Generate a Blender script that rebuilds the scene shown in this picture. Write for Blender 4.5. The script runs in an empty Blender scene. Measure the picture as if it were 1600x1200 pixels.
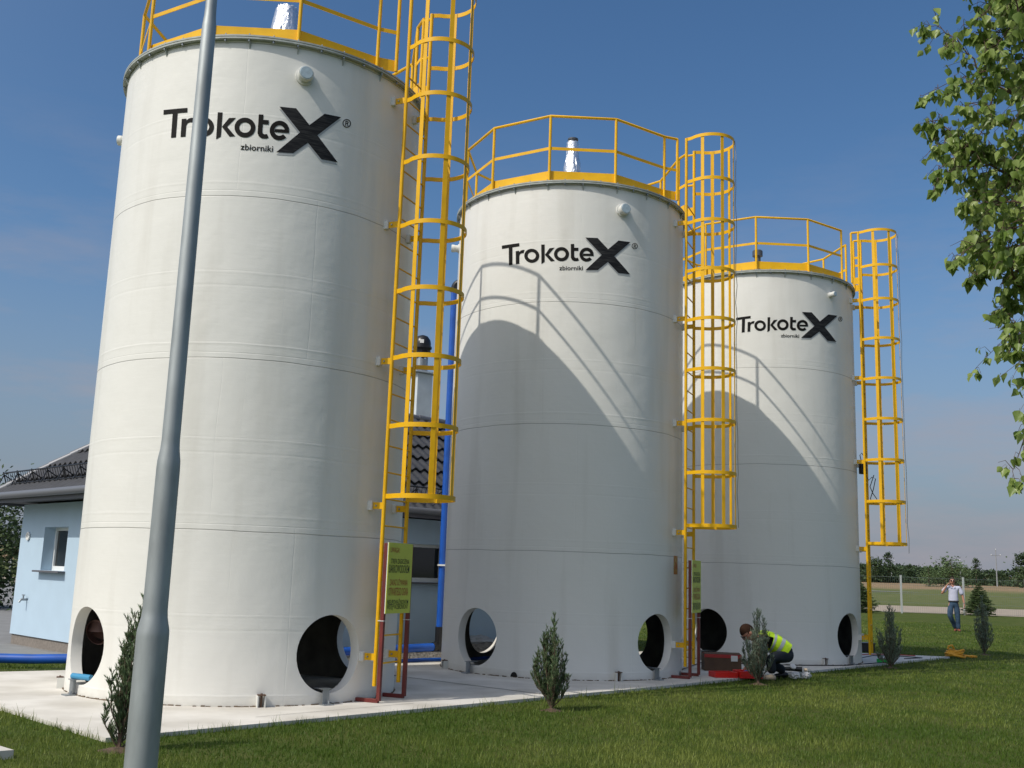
import bpy, bmesh, math, random
import numpy as np
from mathutils import Vector, Matrix, noise
from mathutils.geometry import tessellate_polygon
R_ = math.radians
PI = math.pi
scene = bpy.context.scene
col = scene.collection

# ------------------------------------------------------------------ camera
cd = bpy.data.cameras.new('camera'); cam = bpy.data.objects.new('camera', cd); col.objects.link(cam)
cd.sensor_width = 36; cd.lens = 36.686; cd.clip_start = .1; cd.clip_end = 6000
pit, rol = 0.18190, 0.03331
F = Vector((0, math.cos(pit), math.sin(pit))); Rv = Vector((1, 0, 0)); Uv = Vector((0, -math.sin(pit), math.cos(pit)))
X = Rv * math.cos(rol) + Uv * math.sin(rol); Y = -Rv * math.sin(rol) + Uv * math.cos(rol); Z = -F
cam.matrix_world = Matrix(((X.x, Y.x, Z.x, 0), (X.y, Y.y, Z.y, 0), (X.z, Y.z, Z.z, 1.3203), (0, 0, 0, 1)))
scene.camera = cam
# ------------------------------------------------------------------ light
SUN_AZ, SUN_EL = 218.0, 47.0
sdir = Vector((math.cos(R_(SUN_EL)) * math.cos(R_(SUN_AZ)), math.cos(R_(SUN_EL)) * math.sin(R_(SUN_AZ)), math.sin(R_(SUN_EL))))
sl = bpy.data.lights.new('sun', 'SUN'); sl.energy = 3.1; sl.angle = R_(.5); sl.color = (1, .95, .86)
sun = bpy.data.objects.new('sun', sl); col.objects.link(sun)
sun.rotation_euler = sdir.to_track_quat('Z', 'Y').to_euler()
w = bpy.data.worlds.new('World'); scene.world = w; w.use_nodes = True
nt = w.node_tree; N = nt.nodes; LK = nt.links
bg = N['Background']; bg.inputs[1].default_value = .125
sky = N.new('ShaderNodeTexSky'); sky.sky_type = 'NISHITA'; sky.sun_disc = False
sky.sun_elevation = R_(SUN_EL); sky.sun_rotation = R_(90 - SUN_AZ) % (2 * PI)
sky.air_density = 1.0; sky.dust_density = 1.2; sky.ozone_density = 2.5; sky.altitude = 100
tc = N.new('ShaderNodeTexCoord'); mp = N.new('ShaderNodeMapping'); mp.inputs['Scale'].default_value = (2.2, 2.2, 9.0)
LK.new(tc.outputs['Generated'], mp.inputs[0])
nz = N.new('ShaderNodeTexNoise'); nz.inputs['Scale'].default_value = 1.6; nz.inputs['Detail'].default_value = 7; nz.inputs['Roughness'].default_value = .62
LK.new(mp.outputs[0], nz.inputs[0])
cr = N.new('ShaderNodeValToRGB'); cr.color_ramp.elements[0].position = .47; cr.color_ramp.elements[1].position = .74
LK.new(nz.outputs[0], cr.inputs[0])
sx = N.new('ShaderNodeSeparateXYZ'); LK.new(tc.outputs['Generated'], sx.inputs[0])
mr = N.new('ShaderNodeMapRange'); mr.inputs[1].default_value = .42; mr.inputs[2].default_value = .08; mr.inputs[3].default_value = 0; mr.inputs[4].default_value = .75
LK.new(sx.outputs[2], mr.inputs[0])
mm = N.new('ShaderNodeMath'); mm.operation = 'MULTIPLY'; LK.new(cr.outputs[0], mm.inputs[0]); LK.new(mr.outputs[0], mm.inputs[1])
hs = N.new('ShaderNodeHueSaturation'); hs.inputs['Saturation'].default_value = 1.2; hs.inputs['Value'].default_value = .88
LK.new(sky.outputs[0], hs.inputs['Color'])
mx = N.new('ShaderNodeMix'); mx.data_type = 'RGBA'; LK.new(mm.outputs[0], mx.inputs[0]); pass
mx.inputs[7].default_value = (3.0, 2.75, 3.0, 1)
hz = N.new('ShaderNodeMapRange'); hz.interpolation_type = 'SMOOTHSTEP'; hz.inputs[1].default_value = .34; hz.inputs[2].default_value = -.03; hz.inputs[3].default_value = 0; hz.inputs[4].default_value = .97
LK.new(sx.outputs[2], hz.inputs[0])
mh = N.new('ShaderNodeMix'); mh.data_type = 'RGBA'; LK.new(hz.outputs[0], mh.inputs[0]); LK.new(hs.outputs[0], mh.inputs[6]); mh.inputs[7].default_value = (1.75, 2.1, 2.7, 1)
LK.new(mh.outputs[2], mx.inputs[6])
# broad glow added round the sun to brighten the shaded tank faces
dt = N.new('ShaderNodeVectorMath'); dt.operation = 'DOT_PRODUCT'; LK.new(tc.outputs['Generated'], dt.inputs[0]); dt.inputs[1].default_value = sdir
cl = N.new('ShaderNodeMath'); cl.operation = 'MAXIMUM'; LK.new(dt.outputs['Value'], cl.inputs[0]); cl.inputs[1].default_value = 0
pw = N.new('ShaderNodeMath'); pw.operation = 'POWER'; LK.new(cl.outputs[0], pw.inputs[0]); pw.inputs[1].default_value = 2.6
au = N.new('ShaderNodeVectorMath'); au.operation = 'SCALE'; au.inputs[0].default_value = (6.6, 6.0, 4.9); LK.new(pw.outputs[0], au.inputs['Scale'])
ad = N.new('ShaderNodeVectorMath'); ad.operation = 'ADD'; LK.new(mx.outputs[2], ad.inputs[0]); LK.new(au.outputs[0], ad.inputs[1])
LK.new(ad.outputs[0], bg.inputs[0])
scene.view_settings.view_transform = 'Standard'; scene.view_settings.look = 'None'
scene.view_settings.gamma = 1; scene.view_settings.exposure = 0
scene.render.engine = 'CYCLES'

# ------------------------------------------------------------------ materials
def mat(name, c, rough=.6, metal=0, spec=.5, var=0, vscale=6, vcol=None, bump=0, bscale=30, bdist=.01, coord='Object', stretch=None, trans=0):
    m = bpy.data.materials.new(name); m.use_nodes = True
    n = m.node_tree.nodes; l = m.node_tree.links; b = n['Principled BSDF']
    b.inputs['Base Color'].default_value = (*c, 1); b.inputs['Roughness'].default_value = rough
    b.inputs['Metallic'].default_value = metal; b.inputs['Specular IOR Level'].default_value = spec
    if var or bump:
        t = n.new('ShaderNodeTexCoord'); mpp = n.new('ShaderNodeMapping'); l.new(t.outputs[coord], mpp.inputs[0])
        if stretch: mpp.inputs['Scale'].default_value = stretch
    if var:
        z = n.new('ShaderNodeTexNoise'); z.inputs['Scale'].default_value = vscale; z.inputs['Detail'].default_value = 6
        l.new(mpp.outputs[0], z.inputs[0])
        r = n.new('ShaderNodeMapRange'); r.inputs[1].default_value = .32; r.inputs[2].default_value = .68; l.new(z.outputs[0], r.inputs[0])
        x = n.new('ShaderNodeMix'); x.data_type = 'RGBA'; l.new(r.outputs[0], x.inputs[0])
        x.inputs[6].default_value = (*c, 1)
        x.inputs[7].default_value = (*(vcol or [k * (1 - var) for k in c]), 1)
        l.new(x.outputs[2], b.inputs['Base Color'])
    if bump:
        z2 = n.new('ShaderNodeTexNoise'); z2.inputs['Scale'].default_value = bscale; z2.inputs['Detail'].default_value = 5
        l.new(mpp.outputs[0], z2.inputs[0])
        bu = n.new('ShaderNodeBump'); bu.inputs['Strength'].default_value = bump; bu.inputs['Distance'].default_value = bdist
        l.new(z2.outputs[0], bu.inputs['Height']); l.new(bu.outputs[0], b.inputs['Normal'])
    return m
M = {}
M['yellow'] = mat('yellow_paint', (.84, .465, .008), .42, spec=.3, var=.16, vscale=5, bump=.15, bscale=60, bdist=.002)
M['red'] = mat('red_oxide_paint', (.16, .022, .018), .5, var=.3)
M['bluebit2'] = mat('light_blue_pipe', (.05, .26, .45), .4)
M['pvcgrey'] = mat('zinc_fence_post', (.40, .42, .41), .6)
M['galv'] = mat('galvanised_steel', (.36, .39, .41), .42, .75, var=.25, vscale=9, stretch=(1, 1, .25), bump=.08, bscale=40, bdist=.003)
M['galvpost'] = mat('galvanised_lamp_steel', (.42, .45, .45), .56, .55, var=.32, vscale=11, stretch=(1, 1, .3), bump=.1, bscale=30, bdist=.003)
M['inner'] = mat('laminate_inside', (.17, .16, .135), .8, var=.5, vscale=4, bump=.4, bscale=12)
M['flange'] = mat('flange_grey_green', (.42, .45, .42), .6, var=.25, vscale=10)
M['roofgrp'] = mat('roof_laminate', (.62, .63, .6), .6, var=.15)
M['black'] = mat('black_lettering', (.010, .009, .008), .7, spec=.15)
M['logogrey'] = mat('logo_shade_grey', (.40, .41, .41), .5)
M['blackplastic'] = mat('black_plastic', (.012, .012, .014), .35, var=.4)
M['blue'] = mat('blue_plastic_pipe', (.012, .10, .47), .38, var=.25, vscale=5)
M['foil'] = mat('aluminium_foil', (.80, .81, .83), .36, 1, bump=.8, bscale=26, bdist=.02)
M['darkcap'] = mat('dark_grey_plastic', (.06, .07, .085), .5)
M['concrete'] = mat('concrete', (.68, .65, .59), .85, vcol=(.50, .47, .41), var=.28, vscale=1.7, bump=.3, bscale=60, bdist=.004)
M['concedge'] = mat('concrete_joint', (.09, .085, .075), .95)
M['paving'] = mat('paving', (.24, .24, .235), .9, var=.18, vscale=3, bump=.3, bscale=40)
M['wallblue'] = mat('pale_blue_render', (.46, .59, .70), .85, var=.05, vscale=3, bump=.3, bscale=140, bdist=.003)
M['plinth'] = mat('plinth_stone', (.24, .21, .18), .9, var=.3, vscale=30, bump=.4, bscale=60)
M['tile'] = mat('roof_tiles', (.045, .047, .054), .6, var=.3, vscale=8)
M['tileshade'] = mat('painted_tile_shade', (.008, .008, .009), .9)  # near-black colour stands in for the shade under each tile course
M['soffit'] = mat('soffit_grey', (.10, .10, .115), .6)
M['ridge'] = mat('ridge_metal', (.16, .165, .18), .45, .3)
M['pvc'] = mat('white_window_frame', (.78, .78, .76), .4)
M['glass'] = mat('dark_window_glass', (.012, .014, .014), .08, spec=.6)
M['whiteplast'] = mat('white_box_section', (.62, .68, .70), .5, var=.12)
M['skin'] = mat('skin', (.42, .20, .13), .55, var=.12)
M['hair'] = mat('dark_brown_hair', (.03, .014, .008), .85, spec=.15, bump=.6, bscale=80)
M['hairgrey'] = mat('greying_hair', (.07, .055, .045), .85, spec=.15, bump=.6, bscale=80)
M['shirt'] = mat('pale_lilac_shirt', (.46, .47, .58), .8, bump=.5, bscale=14, bdist=.02)
M['jeans'] = mat('blue_jeans', (.018, .035, .065), .9, spec=.2, var=.5, vscale=5, vcol=(.05, .09, .145), bump=.5, bscale=16, bdist=.02)
M['darkjeans'] = mat('dark_denim', (.012, .018, .028), .85, var=.4, vscale=6, bump=.5, bscale=16, bdist=.02)
M['blackcloth'] = mat('black_pullover', (.008, .008, .009), .9, bump=.5, bscale=18, bdist=.02)
M['brownshoe'] = mat('reddish_brown_shoe', (.20, .06, .035), .5)
M['beigeshoe'] = mat('beige_shoe', (.42, .34, .24), .7)
M['hivis'] = mat('yellow_green_vest', (.58, .85, .02), .7, bump=.5, bscale=12, bdist=.02)
M['reflect'] = mat('reflective_tape', (.5, .52, .52), .45, .2)
M['card'] = mat('brown_cardboard', (.13, .075, .045), .85, var=.25, vscale=9)
M['redtape'] = mat('red_tape', (.42, .035, .03), .5)
M['white'] = mat('white_paper', (.75, .75, .72), .7)
M['redcase'] = mat('red_plastic_case', (.62, .018, .012), .35)
M['bluebit'] = mat('blue_plastic', (.02, .10, .40), .4)
M['rag'] = mat('white_cloth', (.66, .65, .63), .9, bump=1, bscale=18, bdist=.03)
M['greentape'] = mat('green_tape', (.02, .48, .08), .4)
M['yellowbag'] = mat('yellow_hose_plastic', (.68, .33, .02), .5)
M['wood'] = mat('branch_bark', (.13, .08, .055), .85, var=.4, vscale=20)
M['bark'] = mat('birch_bark', (.5, .48, .44), .8, var=.7, vscale=7, stretch=(1, 1, 5))
M['barkdark'] = mat('dark_bark', (.09, .065, .045), .9, var=.4)
M['sand'] = mat('sandy_gravel', (.40, .33, .25), .95, var=.3, vscale=1.2, bump=.5, bscale=8)
M['gravel'] = mat('grey_gravel', (.27, .25, .22), .95, var=.6, vscale=14, bump=1, bscale=22, bdist=.05)
M['path'] = mat('pale_path', (.28, .275, .265), .9, var=.2)
M['polewood'] = mat('concrete_pole', (.26, .27, .28), .8)
M['wire'] = mat('fence_wire', (.20, .23, .21), .6, .2)
M['lensdark'] = mat('sunglass_lens', (.02, .01, .008), .15)
M['sticker'] = mat('orange_red_sticker', (.45, .10, .03), .6, var=.5, vscale=20, vcol=(.5, .42, .1))
M['weld'] = mat('white_bracket_pad', (.66, .66, .62), .6)
M['pinkpipe'] = mat('brown_pink_plastic', (.30, .17, .14), .5, var=.4)

def foliage(name, c1, c2, trans=.35, rough=.5, scale=3):
    m = bpy.data.materials.new(name); m.use_nodes = True
    n = m.node_tree.nodes; l = m.node_tree.links; b = n['Principled BSDF']; out = n['Material Output']
    g = n.new('ShaderNodeNewGeometry')
    a = n.new('ShaderNodeAttribute'); a.attribute_name = 'tint'
    x = n.new('ShaderNodeMix'); x.data_type = 'RGBA'; x.inputs[6].default_value = (*c1, 1); x.inputs[7].default_value = (*c2, 1)
    l.new(a.outputs['Fac'], x.inputs[0]); l.new(x.outputs[2], b.inputs['Base Color'])
    b.inputs['Roughness'].default_value = rough; b.inputs['Specular IOR Level'].default_value = .35
    t = n.new('ShaderNodeBsdfTranslucent'); l.new(x.outputs[2], t.inputs[0])
    ms = n.new('ShaderNodeMixShader'); ms.inputs[0].default_value = trans
    l.new(b.outputs[0], ms.inputs[1]); l.new(t.outputs[0], ms.inputs[2]); l.new(ms.outputs[0], out.inputs[0])
    return m
M['birchleaf'] = foliage('birch_leaves', (.14, .225, .04), (.38, .47, .14), .48, .36)
M['juniper'] = foliage('juniper_needles', (.07, .12, .055), (.22, .30, .15), .3)
M['juniperblue'] = foliage('blue_juniper_needles', (.12, .17, .12), (.32, .39, .29), .3)
M['spruce'] = foliage('spruce_needles', (.04, .075, .03), (.12, .17, .06), .25)
M['treedark'] = foliage('dark_tree_leaves', (.03, .055, .025), (.085, .125, .05), .25)
M['treemid'] = foliage('bright_bush_leaves', (.05, .09, .03), (.17, .24, .10), .3)
M['grassblade'] = foliage('grass_blades', (.07, .13, .012), (.21, .25, .05), .35, .55)

def lawn_mat():
    m = bpy.data.materials.new('lawn_soil'); m.use_nodes = True
    n = m.node_tree.nodes; l = m.node_tree.links; b = n['Principled BSDF']; b.inputs['Roughness'].default_value = .95
    b.inputs['Specular IOR Level'].default_value = .1
    g = n.new('ShaderNodeNewGeometry'); sp = n.new('ShaderNodeSeparateXYZ'); l.new(g.outputs['Position'], sp.inputs[0])
    def nn(s, d=5):
        z = n.new('ShaderNodeTexNoise'); z.inputs['Scale'].default_value = s; z.inputs['Detail'].default_value = d; l.new(g.outputs['Position'], z.inputs[0]); return z
    def rr(src, a, c, lo=0, hi=1):
        r = n.new('ShaderNodeMapRange'); r.inputs[1].default_value = a; r.inputs[2].default_value = c; r.inputs[3].default_value = lo; r.inputs[4].default_value = hi
        l.new(src, r.inputs[0]); return r.outputs[0]
    def mix(f, a, c):
        x = n.new('ShaderNodeMix'); x.data_type = 'RGBA'; l.new(f, x.inputs[0])
        for i, v in ((6, a), (7, c)):
            if isinstance(v, tuple): x.inputs[i].default_value = (*v, 1)
            else: l.new(v, x.inputs[i])
        return x.outputs[2]
    n1 = nn(1.1); n2 = nn(14); n3 = nn(90, 3)
    near = mix(rr(n1.outputs[0], .4, .62), (.075, .115, .02), (.125, .14, .04))
    near = mix(rr(n3.outputs[0], .35, .7), near, (.05, .068, .014))
    near = mix(rr(n2.outputs[0], .66, .85, 0, .5), near, (.13, .12, .05))
    n4 = nn(.12); n5 = nn(.6)
    fieldg = mix(rr(n5.outputs[0], .35, .65), (.10, .13, .04), (.15, .155, .065))
    fieldb = mix(rr(n5.outputs[0], .3, .7), (.30, .20, .12), (.24, .19, .11))
    ad = n.new('ShaderNodeMath'); ad.operation = 'MULTIPLY_ADD'; l.new(n4.outputs[0], ad.inputs[0]); ad.inputs[1].default_value = 60; l.new(sp.outputs[1], ad.inputs[2])
    far = mix(rr(ad.outputs[0], 200, 222), fieldg, fieldb)
    c = mix(rr(sp.outputs[1], 84, 92), near, far)
    l.new(c, b.inputs['Base Color'])
    bu = n.new('ShaderNodeBump'); bu.inputs['Strength'].default_value = .8; bu.inputs['Distance'].default_value = .03; l.new(n3.outputs[0], bu.inputs['Height']); l.new(bu.outputs[0], b.inputs['Normal'])
    return m
M['lawn'] = lawn_mat()

def tank_mat():
    m = bpy.data.materials.new('cream_gelcoat'); m.use_nodes = True
    n = m.node_tree.nodes; l = m.node_tree.links; b = n['Principled BSDF']; b.inputs['Roughness'].default_value = .42; b.inputs['Specular IOR Level'].default_value = .4
    t = n.new('ShaderNodeTexCoord'); oi = n.new('ShaderNodeObjectInfo')
    sp = n.new('ShaderNodeSeparateXYZ'); l.new(t.outputs['Object'], sp.inputs[0])
    def math_(op, a, c=None, d=None):
        q = n.new('ShaderNodeMath'); q.operation = op
        for i, v in enumerate((a, c, d)):
            if v is None: continue
            if isinstance(v, (int, float)): q.inputs[i].default_value = v
            else: l.new(v, q.inputs[i])
        return q.outputs[0]
    def nz_(scale, st, det=4):
        mpn = n.new('ShaderNodeMapping'); mpn.inputs['Scale'].default_value = st; l.new(t.outputs['Object'], mpn.inputs[0])
        ad = n.new('ShaderNodeVectorMath'); ad.operation = 'ADD'; l.new(mpn.outputs[0], ad.inputs[0]); l.new(oi.outputs['Location'], ad.inputs[1])
        z = n.new('ShaderNodeTexNoise'); z.inputs['Scale'].default_value = scale; z.inputs['Detail'].default_value = det; l.new(ad.outputs[0], z.inputs[0]); return z.outputs[0]
    wob = nz_(1.5, (1, 1, 1), 2)
    azm = math_('MULTIPLY', math_('ARCTAN2', sp.outputs[1], sp.outputs[0]), 1.77)
    cb = n.new('ShaderNodeCombineXYZ'); l.new(math_('MULTIPLY_ADD', wob, .05, azm), cb.inputs[0]); l.new(sp.outputs[2], cb.inputs[1])
    def cloth(scale, bw, rh, off, mort):
        k_ = n.new('ShaderNodeTexBrick'); l.new(cb.outputs[0], k_.inputs[0]); k_.inputs['Color1'].default_value = (1, 1, 1, 1); k_.inputs['Color2'].default_value = (.72, .72, .72, 1); k_.inputs['Mortar'].default_value = (0, 0, 0, 1)
        k_.inputs['Scale'].default_value = scale; k_.inputs['Brick Width'].default_value = bw; k_.inputs['Row Height'].default_value = rh; k_.inputs['Mortar Size'].default_value = mort; k_.inputs['Mortar Smooth'].default_value = .6
        k_.offset = off; k_.offset_frequency = 2; return k_.outputs[0]
    zz = math_('MULTIPLY_ADD', wob, .03, sp.outputs[2])
    def line(z0, period, wid):
        f = math_('FRACT', math_('DIVIDE', math_('SUBTRACT', zz, z0 + .015 - 10 * period), period))
        d = math_('MULTIPLY', math_('MINIMUM', f, math_('SUBTRACT', 1.0, f)), period)
        r = n.new('ShaderNodeMapRange'); r.inputs[1].default_value = 0; r.inputs[2].default_value = wid; r.inputs[3].default_value = 1; r.inputs[4].default_value = 0; l.new(d, r.inputs[0]); return r.outputs[0]
    seam = line(5.12, 1.727, .007)
    lap1 = line(5.27, 1.727, .02); lap2 = line(4.3, .8635 * 2, .018); lap3 = line(4.16, 1.727, .02); lap4 = line(3.55, 1.727 * 2, .012)
    # colour
    base = n.new('ShaderNodeMix'); base.data_type = 'RGBA'; l.new(nz_(1.2, (1, 1, .5), 5), base.inputs[0])
    base.inputs[6].default_value = (.79, .77, .71, 1); base.inputs[7].default_value = (.74, .73, .68, 1)
    stv = n.new('ShaderNodeMapRange'); stv.inputs[1].default_value = .52; stv.inputs[2].default_value = .8; stv.inputs[3].default_value = 0; stv.inputs[4].default_value = .45
    l.new(nz_(3.0, (1, 1, .10), 6), stv.inputs[0])
    st = n.new('ShaderNodeMix'); st.data_type = 'RGBA'; l.new(stv.outputs[0], st.inputs[0]); l.new(base.outputs[2], st.inputs[6]); st.inputs[7].default_value = (.52, .49, .42, 1)
    # dirt at the foot
    ft = n.new('ShaderNodeMapRange'); ft.inputs[1].default_value = .0; ft.inputs[2].default_value = .10; ft.inputs[3].default_value = .5; ft.inputs[4].default_value = 0; l.new(sp.outputs[2], ft.inputs[0])
    fd = n.new('ShaderNodeMix'); fd.data_type = 'RGBA'; l.new(math_('MULTIPLY', ft.outputs[0], nz_(8, (1, 1, 1), 5)), fd.inputs[0]); l.new(st.outputs[2], fd.inputs[6]); fd.inputs[7].default_value = (.3, .27, .2, 1)
    sm = n.new('ShaderNodeMix'); sm.data_type = 'RGBA'; l.new(math_('MULTIPLY', seam, .75), sm.inputs[0]); l.new(fd.outputs[2], sm.inputs[6]); sm.inputs[7].default_value = (.16, .15, .13, 1)
    l.new(sm.outputs[2], b.inputs['Base Color'])
    h = math_('ADD', math_('MULTIPLY', nz_(2.2, (1, 1, 1.0), 3), .75), math_('MULTIPLY', nz_(4, (1, 1, 9), 3), .055))
    h = math_('ADD', h, math_('MULTIPLY', nz_(60, (1, 1, 1.5), 3), .022))
    h = math_('ADD', h, math_('MULTIPLY', lap1, .06)); h = math_('ADD', h, math_('MULTIPLY', lap2, .05)); h = math_('ADD', h, math_('MULTIPLY', lap3, -.06)); h = math_('ADD', h, math_('MULTIPLY', lap4, .06))
    h = math_('ADD', h, math_('MULTIPLY', seam, -.2))
    h = math_('ADD', h, math_('MULTIPLY', cloth(1, 1.35, 1.727, .37, .008), .05)); h = math_('ADD', h, math_('MULTIPLY', cloth(1, .82, .8635, .61, .006), .022))
    h = math_('ADD', h, math_('MULTIPLY', nz_(14, (1, 1, 1), 4), .06))
    bu = n.new('ShaderNodeBump'); bu.inputs['Strength'].default_value = .55; bu.inputs['Distance'].default_value = .026; l.new(h, bu.inputs['Height']); l.new(bu.outputs[0], b.inputs['Normal'])
    return m
M['tank'] = tank_mat()

# ------------------------------------------------------------------ mesh helpers
class MB:
    def __init__(s): s.v = []; s.f = []
    def add(s, vs, fs):
        o = len(s.v); s.v += [tuple(a) for a in vs]; s.f += [tuple(i + o for i in f) for f in fs]; return s
    def box(s, c, d, rz=0, m=None):
        vs = []
        for x in (-1, 1):
            for y in (-1, 1):
                for z in (-1, 1): vs.append(Vector((x * d[0] / 2, y * d[1] / 2, z * d[2] / 2)))
        mt = Matrix.Rotation(rz, 3, 'Z') if m is None else m
        vs = [mt @ v + Vector(c) for v in vs]
        return s.add(vs, [(0, 1, 3, 2), (4, 6, 7, 5), (0, 4, 5, 1), (2, 3, 7, 6), (0, 2, 6, 4), (1, 5, 7, 3)])
    def tube(s, pts, r, n=10, closed=False, caps=True):
        pts = [Vector(p) for p in pts]; k = len(pts)
        rr = r if isinstance(r, (list, tuple)) else [r] * k
        rings = []; up = None
        for i, p in enumerate(pts):
            a = pts[(i - 1) % k] if (i > 0 or closed) else p; b = pts[(i + 1) % k] if (i < k - 1 or closed) else p
            t = (b - a).normalized()
            if up is None:
                up = Vector((0, 0, 1)) if abs(t.z) < .9 else Vector((1, 0, 0))
            e1 = (up - t * up.dot(t)).normalized(); e2 = t.cross(e1); up = e1
            rings.append([p + (e1 * math.cos(2 * PI * j / n) + e2 * math.sin(2 * PI * j / n)) * rr[i] for j in range(n)])
        o = len(s.v); vs = [v for q in rings for v in q]; fs = []
        for i in range(k if closed else k - 1):
            for j in range(n):
                a, b = i * n + j, i * n + (j + 1) % n; c, d = ((i + 1) % k) * n + (j + 1) % n, ((i + 1) % k) * n + j
                fs.append((a, b, c, d))
        if caps and not closed:
            fs.append(tuple(range(n - 1, -1, -1))); fs.append(tuple((k - 1) * n + j for j in range(n)))
        return s.add(vs, fs)
    def band(s, path, z, hgt, th, closed=False):       # flat bar on edge following a plan path
        P = [Vector((p[0], p[1])) for p in path]; k = len(P); vs = []; fs = []
        for i, p in enumerate(P):
            a = P[(i - 1) % k] if (i > 0 or closed) else p; b = P[(i + 1) % k] if (i < k - 1 or closed) else p
            t = (b - a).normalized(); nn = Vector((-t.y, t.x)) * th / 2
            for q in (p - nn, p + nn):
                vs += [(q.x, q.y, z - hgt / 2), (q.x, q.y, z + hgt / 2)]
        for i in range(k if closed else k - 1):
            a = i * 4; b = ((i + 1) % k) * 4
            fs += [(a, b, b + 1, a + 1), (a + 2, a + 3, b + 3, b + 2), (a + 1, b + 1, b + 3, a + 3), (a, a + 2, b + 2, b)]
        if not closed: fs += [(0, 1, 3, 2), (k * 4 - 4, k * 4 - 2, k * 4 - 1, k * 4 - 3)]
        return s.add(vs, fs)
    def lathe(s, prof, c=(0, 0, 0), n=32, m=None, cap0=True, cap1=True):
        vs = []; fs = []; k = len(prof); mt = m or Matrix.Identity(3)
        for r, z in prof:
            for j in range(n): vs.append(mt @ Vector((r * math.cos(2 * PI * j / n), r * math.sin(2 * PI * j / n), z)) + Vector(c))
        for i in range(k - 1):
            for j in range(n): fs.append((i * n + j, i * n + (j + 1) % n, (i + 1) * n + (j + 1) % n, (i + 1) * n + j))
        if cap0: fs.append(tuple(range(n - 1, -1, -1)))
        if cap1: fs.append(tuple((k - 1) * n + j for j in range(n)))
        return s.add(vs, fs)
    def build(s, name, m, parent=None, smooth=35, bevel=0, tint=None):
        me = bpy.data.meshes.new(name); me.from_pydata(s.v, [], s.f); me.update()
        me.materials.append(m)
        if smooth:
            me.shade_smooth(); me.set_sharp_from_angle(angle=R_(smooth))
        if tint is not None:
            a = me.attributes.new('tint', 'FLOAT', 'POINT'); a.data.foreach_set('value', np.asarray(tint, dtype=np.float32))
        o = bpy.data.objects.new(name, me); col.objects.link(o)
        if parent: o.parent = parent
        if bevel:
            b = o.modifiers.new('bevel', 'BEVEL'); b.width = bevel; b.segments = 2; b.limit_method = 'ANGLE'
        return o
def empty(name, loc=(0, 0, 0), rz=0):
    o = bpy.data.objects.new(name, None); o.location = loc; o.rotation_euler = (0, 0, rz); o.empty_display_size = .2; col.objects.link(o); return o
def tag(o, label, cat, group=None):
    o['label'] = label; o['category'] = cat
    if group: o['group'] = group
    return o
def kind(o, k, label=None, cat=None):
    o['kind'] = k
    if label: o['label'] = label
    if cat: o['category'] = cat
    return o
def copy_tree(o, parent=None):
    c = o.copy(); col.objects.link(c)
    if parent: c.parent = parent
    for ch in list(o.children): copy_tree(ch, c)
    return c

# ------------------------------------------------------------------ ground
GZ = -.035
def ground_z(y):
    pts = [(-200, GZ), (84, GZ), (150, .86), (300, 3.5), (520, 7.0), (3000, 44)]
    if y <= pts[0][0]: return GZ
    for (a, za), (b, zb) in zip(pts, pts[1:]):
        if y <= b: return za + (zb - za) * (y - a) / (b - a)
    return pts[-1][1]
ys = [-60, -20, 0, 20, 40, 60, 75, 84, 90, 100, 115, 130, 150, 175, 200, 230, 260, 300, 350, 420, 520, 800, 1500, 3000]
xs = [-2500, -1200, -600, -300, -150, -80, -40, -20, 0, 20, 40, 80, 120, 160, 220, 300, 500, 900, 1600, 2500]
g = MB(); vs = [(x, y, ground_z(y)) for y in ys for x in xs]; nx = len(xs)
fs = [(j * nx + i, j * nx + i + 1, (j + 1) * nx + i + 1, (j + 1) * nx + i) for j in range(len(ys) - 1) for i in range(nx - 1)]
g.add(vs, fs); kind(g.build('lawn', M['lawn']), 'structure')

def poly_slab(name, pts, z0, z1, m, bevel=0):
    b = MB(); n = len(pts); b.add([(x, y, z1) for x, y in pts] + [(x, y, z0) for x, y in pts],
        [tuple(range(n)), tuple(range(2 * n - 1, n - 1, -1))] + [(i, i + n, (i + 1) % n + n, (i + 1) % n) for i in range(n)])
    return b.build(name, m, smooth=0, bevel=bevel)
SLAB = [(-3.02, 8.37), (1.95, 13.72), (9.07, 21.80), (7.35, 22.1), (5.6, 23.4), (-1.2, 16.35), (-5.9, 12.95), (-6.9, 12.25)]
kind(poly_slab('concrete_slab', SLAB, GZ - .3, 0, M['concrete']), 'structure')
# joints in the slab: thin recessed-looking dark strips of filler laid on top
jb = MB()
def strip(b, p, q, wd, z):
    d = Vector((q[0] - p[0], q[1] - p[1])).normalized(); nn = Vector((-d.y, d.x)) * wd / 2
    b.add([(p[0] - nn.x, p[1] - nn.y, z), (q[0] - nn.x, q[1] - nn.y, z), (q[0] + nn.x, q[1] + nn.y, z), (p[0] + nn.x, p[1] + nn.y, z)], [(0, 1, 2, 3)])
strip(jb, (-2.6, 15.0), (.62, 11.95 + .32), .022, .004)
strip(jb, (1.2, 19.2), (4.55, 16.45), .022, .004)
strip(jb, (-6.6, 12.7), (-1.4, 16.0), .02, .004)
strip(jb, (-2.2, 9.75), (-.9, 11.15), .008, .004)
o = jb.build('slab_joint', M['concedge'], smooth=0); kind(o, 'structure')
# paving round the building, left
PAVE = [(-6.9, 14.75), (-5.0, 14.35), (-4.9, 14.6), (-7.6, 18.5), (-9, 25), (-26, 60), (-60, 60), (-60, 30), (-9.5, 15.2)]
kind(poly_slab('pavement', PAVE, GZ - .2, GZ + .02, M['paving']), 'structure')
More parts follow.
